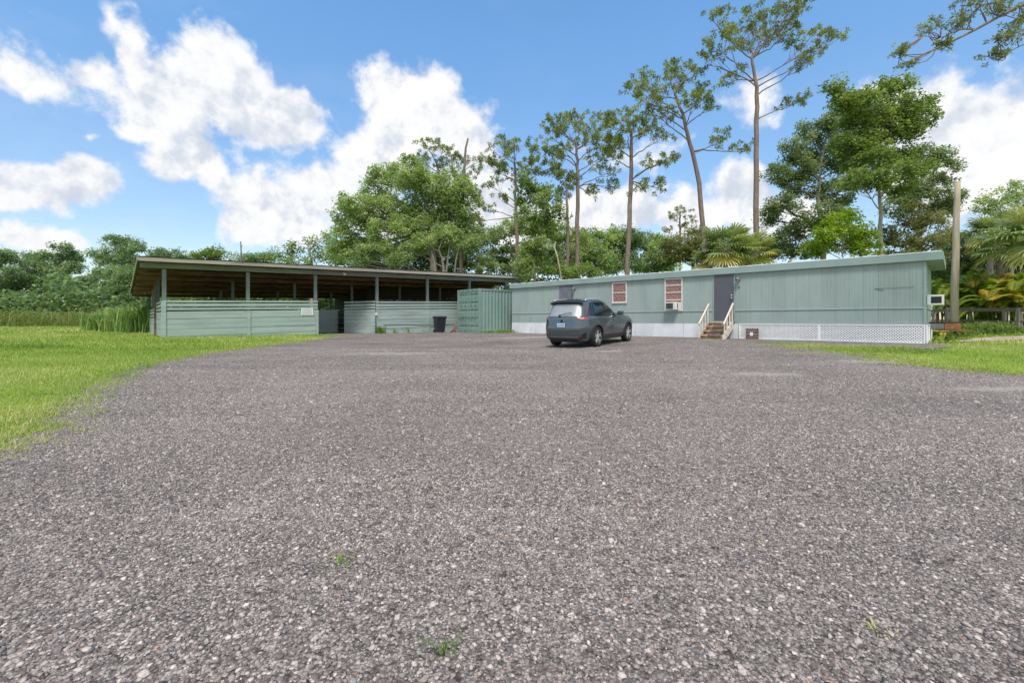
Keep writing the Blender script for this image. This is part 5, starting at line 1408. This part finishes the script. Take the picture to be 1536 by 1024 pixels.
# ---- far wood on the left, tree by tree
FW = [('flat topped tree cut by the left edge of the picture', 5, [(5, 382, 20, 9), (18, 392, 10, 6), (-15, 395, 20, 12), (8, 412, 24, 12, -.1), (0, 432, 26, 14, -.1)]),
      ('twin crowned tree left of the pale forked trunk tree', 52, [(44, 388, 12, 9), (62, 384, 12, 8), (52, 402, 20, 12), (40, 425, 24, 16, -.1), (66, 428, 24, 16), (80, 408, 14, 9)]),
      ('tree of flat layered crowns with a pale forked trunk', 100, [(93, 370, 15, 5), (105, 385, 18, 8), (88, 388, 12, 6), (116, 400, 12, 8), (100, 404, 20, 10), (118, 388, 8, 5), (98, 430, 26, 16)]),
      ('low rounded tree in the gap of the far wood', 140, [(135, 420, 16, 9), (128, 436, 18, 11), (142, 440, 16, 10), (112, 440, 20, 14, -.1)]),
      ('high umbrella crowned tree left of the barn roof corner', 178, [(170, 360, 18, 5), (190, 366, 20, 8), (205, 372, 14, 7), (178, 378, 22, 8), (150, 382, 16, 6), (160, 392, 14, 7), (190, 390, 22, 9), (205, 400, 18, 10)]),
      ('dense rounded tree below the umbrella crowned tree', 170, [(160, 410, 18, 11), (182, 414, 22, 14), (200, 420, 20, 14), (165, 432, 20, 12, -.1), (196, 440, 24, 14), (178, 448, 22, 12)]),
      ('tree peeping over the left part of the barn roof', 245, [(240, 378, 16, 5), (262, 384, 18, 7), (228, 392, 18, 9), (250, 400, 26, 12), (240, 425, 30, 16), (222, 440, 26, 14)]),
      ('light green tree above the barn roof beside the bare snag', 315, [(318, 376, 16, 6), (302, 384, 18, 7, .1), (330, 385, 18, 7), (310, 400, 30, 12), (320, 430, 36, 16)]),
      ('low tree above the roof right of the bare snag', 390, [(385, 388, 20, 6), (362, 390, 18, 5), (404, 384, 12, 6), (380, 405, 30, 14), (380, 432, 40, 16), (290, 430, 30, 16)]),
      ('far tree seen through the open passage of the barn', 470, [(450, 420, 40, 20), (500, 425, 40, 20), (540, 420, 30, 20), (440, 445, 40, 12, .2), (500, 446, 40, 12, .2), (560, 445, 30, 12)])]
for k, (lab, bx, lobes) in enumerate(FW):
    D = 72 + (k * 7) % 5 * 2.2
    broadleaf('leafy_tree', lab, D, bx, [(bx, 486), (bx, 440), (bx + 2, 405)], lobes, l_far if k not in (7,) else l_pale, m_bark, 80 + k, .36, 1.2, group='trees of the far wood on the left', clump=1.15, tr=.3)
for k, (lab, bx, lobes) in enumerate((('bushy tree behind the left half of the barn', 330, [(250, 428, 34, 18), (300, 420, 34, 20), (350, 424, 36, 18), (280, 448, 40, 14), (340, 450, 40, 14)]), ('bushy tree behind the barn passage', 480, [(400, 424, 36, 18), (450, 420, 36, 20), (500, 424, 36, 18), (420, 448, 40, 14), (480, 450, 44, 14), (540, 440, 36, 20)]))):
    broadleaf('leafy_tree', lab, 56, bx, [(bx, 480), (bx, 450), (bx + 2, 430)], lobes, l_far, m_bark, 95 + k, .34, 1.3, group='bushy trees behind the barn', clump=1.0, tr=.2)
# shaded undergrowth along the foot of the far wood
nm = NM(); r = np.random.default_rng(99)
N = 40000; q = np.stack([r.uniform(-125, 4, N), r.uniform(66, 78, N)], 1); hh = r.uniform(0, 1, N) ** .95 * (5.6 + 1.4 * np.sin(q[:, 0] * .35) + 1.1 * np.sin(q[:, 0] * .83 + q[:, 1] * .3))
leaf_quads(nm, np.column_stack([q, .2 + hh]), .75, .5, r, r.normal(.45, .2, N) )
tag(nm.build('undergrowth', l_far), 'dark undergrowth along the foot of the far wood', 'undergrowth', kind='stuff')
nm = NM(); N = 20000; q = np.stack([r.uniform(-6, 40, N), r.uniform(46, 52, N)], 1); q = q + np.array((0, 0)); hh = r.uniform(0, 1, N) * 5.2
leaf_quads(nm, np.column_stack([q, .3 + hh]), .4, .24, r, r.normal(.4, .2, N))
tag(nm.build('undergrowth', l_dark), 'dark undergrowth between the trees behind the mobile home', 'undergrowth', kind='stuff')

# bare snag above the barn roof
r = np.random.default_rng(5); t, loc = start_tree('dead_tree', 'bare grey dead tree top sticking up over the barn roof', 'dead tree', 362, 55)
B = NM()
for pts, r0 in (([(362, 480), (362, 420), (362, 385), (361, 362)], .16), ([(362, 390), (357, 380), (354, 376)], .07), ([(362, 392), (368, 382), (374, 376)], .07), ([(361, 374), (364, 367)], .04)):
    p = trunk_path(pts, 55)
    v, f = tube_np(p, np.linspace(r0, r0 * .35, len(p)), 6); B.add(v, f)
B.build('trunk', m_bark, t, loc, True)
# pale leaning stem in front of the bush
t, loc = start_tree('bare_sapling', 'pale bare leaning stem above the left end of the mobile home', 'sapling', 842, 32)
B = NM()
for pts in ([(843, 440), (841, 410), (836, 385), (829, 366)], [(836, 385), (832, 372), (833, 362)]):
    p = trunk_path(pts, 32); v, f = tube_np(p, np.linspace(.07, .03, len(p)), 6); B.add(v, f)
B.build('stem', m_palebark, t, loc, True)

# ---- palms
def fan(L, B, hub, direction, size, r, tone, pet):
    d = unit(direction); up = np.array((0, 0, 1.)); side = unit(np.cross(d, up)); nrm = np.cross(side, d)
    pt = bez(hub, hub + d * pet * .55 + up * .12 * pet, hub + d * pet - up * .02, 5)
    v, f = tube_np(pt, np.linspace(.022, .012, 5), 4); B.add(v, f)
    c = pt[-1]; n = 26
    for k in range(n):
        a = (k / (n - 1) - .5) * 2 * 2.15
        e = unit(d * math.cos(a) + side * math.sin(a) + nrm * r.normal(.05, .05))
        ln = size * (.78 + .3 * math.cos(a * .62)) * r.uniform(.9, 1.08)
        w = size * .052; s = unit(np.cross(e, nrm)) * w
        p1 = c + e * ln * .55; p2 = c + e * ln * .85 - up * size * .05; p3 = c + e * ln - up * size * r.uniform(.12, .30)
        fold = nrm * w * .5
        v = np.array([c - s * .2, c + s * .2, p1 + s + fold, p1 - s + fold * 0, p2 + s * .6, p2 - s * .6, p3])
        L.add(v, np.array([[0, 1, 2, 3], [3, 2, 4, 5]]), np.clip(tone + r.normal(0, .07), 0, 1)); L.f.append(np.array([[5, 4, 6]]) + L.n - 7)
def fan_palm(label, bx, D, crown, n, size, seed, tr=.16, group='fan palms', lean=0, dead=.18, pet=1.0):
    r = np.random.default_rng(seed); t, loc = start_tree('fan_palm', label, 'palm tree', bx, D, group)
    hub = px3(crown[0], crown[1], D); L = NM(); B = NM(); K = NM()
    path = bez(loc - np.array((0, 0, .1)), (loc + hub) / 2 + np.array((lean, 0, 0)), hub, 9)
    v, f = tube_np(path, [tr * (1.1, .95, .95, 1.0, .98, 1.02, 1.1, 1.2, .9)[i] for i in range(9)], 12); K.add(v, f)
    for i in range(26):                              # old leaf bases
        u = .45 + .5 * i / 26; p = bez(loc, (loc + hub) / 2 + np.array((lean, 0, 0)), hub, 40)[int(u * 39)]; a = i * 2.4
        o = np.array((math.cos(a), math.sin(a), 0)); v, f = tube_np(np.array([p + o * tr * .7, p + o * tr * 1.25 + np.array((0, 0, .12)), p + o * tr * 1.6 + np.array((0, 0, .30))]), [.05, .04, .02], 5); K.add(v, f)
    for i in range(n):
        a = i * 2.39996 + r.uniform(-.2, .2); el = .95 - 1.75 * (i / n) + r.uniform(-.15, .15)
        d = np.array((math.cos(a) * math.cos(el), math.sin(a) * math.cos(el), math.sin(el)))
        dead_ = i > n * (1 - dead)
        fan(L, B, hub, d, size * r.uniform(.85, 1.1), r, .92 if dead_ and r.uniform() < .8 else .28 + .35 * r.uniform(), pet * r.uniform(.8, 1.15))
    L.build('frond', l_palm, t, loc); B.build('leaf_stalk', l_palm, t, loc); K.build('trunk', m_palmbark, t, loc, True)
    return t
fan_palm('fan palm with dead brown leaves right of the leaning pine', 1090, 27, (1088, 372), 30, .95, 131, pet=.95)
fan_palm('fan palm at the foot of the tallest straight pine', 1124, 28, (1122, 378), 26, .9, 132, pet=.9, dead=.35)
fan_palm('low fan palm showing only its upper leaves left of the dead leaved palm', 1062, 28, (1062, 392), 16, .7, 133, pet=.6, dead=.3)
fan_palm('fan palm with pinkish trunk in front of the right thicket', 1502, 23, (1502, 372), 24, .75, 134, tr=.15, pet=.65, dead=.2)
fan_palm('fan palm cut by the right edge with leaves hanging low', 1572, 17.5, (1562, 352), 26, .95, 135, tr=.16, pet=.95, dead=.15)
fan_palm('high soft leaved fan palm right of the timber pole', 1484, 28, (1486, 348), 28, .85, 136, tr=.14, pet=.75)

def feather(L, B, p0, d, ln, r, tone, drop=.5, w=.035, ll=.38):
    d = unit(d); up = np.array((0, 0, 1.)); n = 9
    p2 = p0 + d * ln - up * drop * ln * r.uniform(.6, 1.3); p1 = p0 + d * ln * .55 + up * .12 * ln
    pt = bez(p0, p1, p2, n); v, f = tube_np(pt, np.linspace(.018, .005, n), 4); B.add(v, f)
    m = 26
    fine = bez(p0, p1, p2, m); tg = unit(np.gradient(fine, axis=0)); side = unit(np.cross(tg, up)); nn = np.cross(side, tg)
    for sg in (-1, 1):
        for k in range(3, m):
            u = k / m; l = ll * ln / 1.6 * math.sin(PI * min(1, .18 + u * .80)) ** .7 * r.uniform(.85, 1.1)
            e = unit(side[k] * sg + tg[k] * .75 + nn[k] * .30)
            a = fine[k]; b = a + e * l * .5; c = a + e * l - up * l * .25; s = tg[k] * w * ln / 1.6
            L.add(np.array([a, b + s, c, b - s]), np.array([[0, 1, 2, 3]]), np.clip(tone + r.normal(0, .08), 0, 1))
def feather_palm(label, px, D, n, ln, seed, hgt=.6, tone=(.2, .8), group='feather palms beyond the fence', cat='palm', name='feather_palm', mat=None):
    r = np.random.default_rng(seed); t, loc = start_tree(name, label, cat, px, D, group); L = NM(); B = NM()
    for i in range(n):
        a = i * 2.4 + r.uniform(-.3, .3); el = r.uniform(.45, 1.35); o = np.array((r.normal(0, .2), r.normal(0, .2), 0))
        d = np.array((math.cos(a) * math.cos(el), math.sin(a) * math.cos(el), math.sin(el)))
        st = loc + o; tp = st + np.array((0, 0, hgt)) * r.uniform(.5, 1.6) + d * .25 * np.array((1, 1, .2))
        v, f = tube_np(np.array([st, (st + tp) / 2, tp]), [.03, .026, .018], 5); B.add(v, f)
        feather(L, B, tp, d, ln * r.uniform(.75, 1.15), r, r.uniform(*tone) if r.uniform() > .10 else .95, drop=.55)
    L.build('frond', mat or l_areca, t, loc); B.build('stem', mat or l_areca, t, loc)
for k, (lab, px, D, n, ln, tn) in enumerate((('feather palm clump just right of the timber pole', 1462, 24, 26, 1.5, (.15, .65)), ('yellowing feather palm in the middle of the bed', 1490, 23.2, 26, 1.5, (.3, .8)), ('feather palm with orange leaves near the right edge', 1520, 22.6, 26, 1.5, (.25, .8)),
      ('green feather palm left of the timber pole', 1412, 25, 22, 1.3, (.1, .6)), ('tall green feather palm at the back of the bed', 1478, 26, 24, 1.8, (.1, .6)), ('feather palm cut by the right edge', 1548, 21.5, 24, 1.5, (.3, .9)), ('small yellow tipped feather palm behind the fence post', 1440, 25.5, 18, 1.1, (.3, .9)))):
    feather_palm(lab, px, D, n + 10, ln * 1.4, 150 + k, 1.0, (tn[0], tn[1] - .12))
feather_palm('tall slender feather palm right of the big oak', 722, 42, 22, 2.2, 160, 4.6, (.1, .5), None, 'palm', mat=l_palm)
feather_palm('small low palm beside the corner of the lattice skirting', 1403, 15.4, 9, .55, 161, .06, (.1, .5), None, 'plant', 'young_palm')

# ---- tall grass, field scrub, weeds
def arcs(nm, P, h, r, wd, lean=.5, tone=(.2, .9)):
    N = len(P); a = r.uniform(0, 2 * PI, N); H_ = h * r.uniform(.55, 1.15, N); l = r.uniform(.1, lean, N) * H_
    z = gz(P[:, 0], P[:, 1]) - .02; d = np.stack([np.cos(a), np.sin(a)], 1); s = np.stack([-d[:, 1], d[:, 0]], 1) * (wd * r.uniform(.7, 1.3, N))[:, None]
    rows = []
    for u, zz, ww in ((0, 0, .7), (.18, .45, 1), (.5, .8, .9), (.85, 1.0, .6), (1.25, .93, .05)):
        c = P + d * (l * u)[:, None]; rows += [np.column_stack([c - s * ww, z + H_ * zz]), np.column_stack([c + s * ww, z + H_ * zz])]
    v = np.stack(rows, 1); k = (np.arange(N) * 10)[:, None, None]
    f = k + np.array([[0, 1, 3, 2], [2, 3, 5, 4], [4, 5, 7, 6], [6, 7, 9, 8]])[None]
    nm.add(v, f.reshape(-1, 4), np.repeat(np.clip(r.uniform(*tone, N), 0, 1), 10))
r = np.random.default_rng(70)
for k, (lab, px, D, sp, h, n, tn) in enumerate((('clump of tall arching grass left against the barn corner', 214, 27.5, .75, 1.5, 700, (.0, .7)), ('pale tall grass clump in the middle of the field edge', 190, 30, 1.0, 1.45, 800, (.35, 1.)), ('low mixed tall grass clump beside the broken rails', 158, 33, .9, 1.2, 800, (.1, .8)))):
    t, loc = start_tree('tall_grass', lab, 'tall grass', px, D, 'tall grass clumps beside the barn'); nm = NM()
    P_ = loc[:2] + r.normal(0, sp * .55, (n, 2)); arcs(nm, P_, h, r, .022, .75, tn); nm.build('leaf_blades', l_reed, t, loc)
nm = NM()
N = 26000; q = np.stack([r.uniform(-78, -14, N), r.uniform(52, 63, N)], 1); hv = 1.5 + .5 * np.sin(q[:, 0] * .6) + .35 * np.sin(q[:, 0] * 1.7)
hh = r.uniform(0, 1, N) * hv; leaf_quads(nm, np.column_stack([q, .2 + hh]), .30, .14, r, np.clip(r.normal(.5, .25, N), 0, 1), flat=1.2, droop=-.4)
arcs(nm, np.stack([r.uniform(-78, -14, 3000), r.uniform(51.5, 62, 3000)], 1), 1.7, r, .03, .8, (.2, 1.))
tag(nm.build('field_scrub', l_scrub), 'rough waist high scrub between the lawn and the far wood', 'scrub', kind='stuff')
def weed(label, px, py, n, h, sp, seed, mat=None, name='weed_tuft', group='weeds on the gravel', wd=.006, D=None, cat='weed', lean=.9, tone=(.2, .9)):
    r = np.random.default_rng(seed)
    g = onground(px, py) if D is None else np.array(((px - CX) * D / F, D))
    t = thing(name, label, cat, (g[0], g[1], float(gz(*g))), 0, group); nm = NM()
    arcs(nm, g + r.normal(0, sp, (n, 2)), h, r, wd, lean, tone)
    nm.build('leaf_blades', mat or l_weed, t, (g[0], g[1], float(gz(*g))))
weed('thin green weed tuft low in the left half of the gravel', 665, 985, 16, .085, .012, 1, wd=.0025)
weed('small spreading weed tuft left of the middle of the gravel', 505, 848, 40, .05, .035, 2, wd=.003, tone=(.4, 1.))
weed('bright little weed at the right of the near gravel', 1310, 895, 26, .035, .02, 3, wd=.003)
weed('yellowed weed tuft right in the near gravel', 1320, 950, 30, .045, .02, 4, l_lawn if False else l_grass, wd=.003, tone=(.6, 1.))
weed('faint weed sprig near the middle of the gravel', 905, 836, 12, .035, .015, 5, wd=.003)
weed('pale dry weed sprig on the gravel right of the middle', 1136, 822, 20, .04, .03, 6, l_grass, wd=.003, tone=(.6, 1.))
weed('tiny weed sprig far out on the middle gravel', 968, 785, 10, .04, .015, 7, wd=.003)
for k, (px, n, h, lab) in enumerate(((571, 120, .42, 'bushy weed at the corner post of the right barn wall'), (590, 40, .3, 'thin weed stalks at the foot of the right barn wall'), (609, 50, .35, 'taller weed stalks at the foot of the right barn wall'), (632, 60, .2, 'low weed patch left of the black bin'), (648, 50, .16, 'weed patch touching the black bin'), (673, 50, .18, 'weed patch between the black bin and the scrap pipes'))):
    g = bloc(9.85 + (px - 565) / 118 * 6.2, -.35)
    D = g[1]; weed(lab, px, 0, n, h, .13, 200 + k, group='weeds along the barn wall', wd=.012, D=D)
for k, (px, n, h, lab) in enumerate(((733, 160, .16, 'weed strip at the foot of the container doors corner'), (757, 180, .22, 'weed strip at the foot of the container by the white skirting'))):
    weed(lab, px, 0, n, h, .35, 220 + k, group='weeds along the container', wd=.012, D=27.4)
for k, (px, D, sp, h, lab) in enumerate(((1418, 19.2, .3, .38, 'low leafy weeds at the foot of the timber pole'), (1450, 18.6, .3, .28, 'leafy weed patch right of the pole foot'), (1482, 17.6, .35, .42, 'round dark green bush in front of the fence'), (1508, 17.4, .3, .2, 'low green weeds before the right fence post'), (1432, 17.6, .25, .3, 'leafy green weed clump behind the rusty barbecue'), (1398, 18.4, .3, .35, 'weed clump between fence and end wall'))):
    x = (px - CX) * D / F; loc = np.array((x, D, float(gz(x, D)))); t = thing('low_bush', lab, 'bush', loc, 0, 'low bushes along the fence'); nm = NM(); N = 900
    q = loc + r.normal(0, 1, (N, 3)) * np.array((sp, sp, 0)) + np.array((0, 0, 1)) * (r.uniform(0, 1, (N, 1)) * h); leaf_quads(nm, q, .09, .05, r, r.normal(.5, .2, N)); arcs(nm, loc[:2] + r.normal(0, sp, (120, 2)), h, r, .01, .6)
    nm.build('foliage', l_weed if k != 2 else l_bright, t, loc)
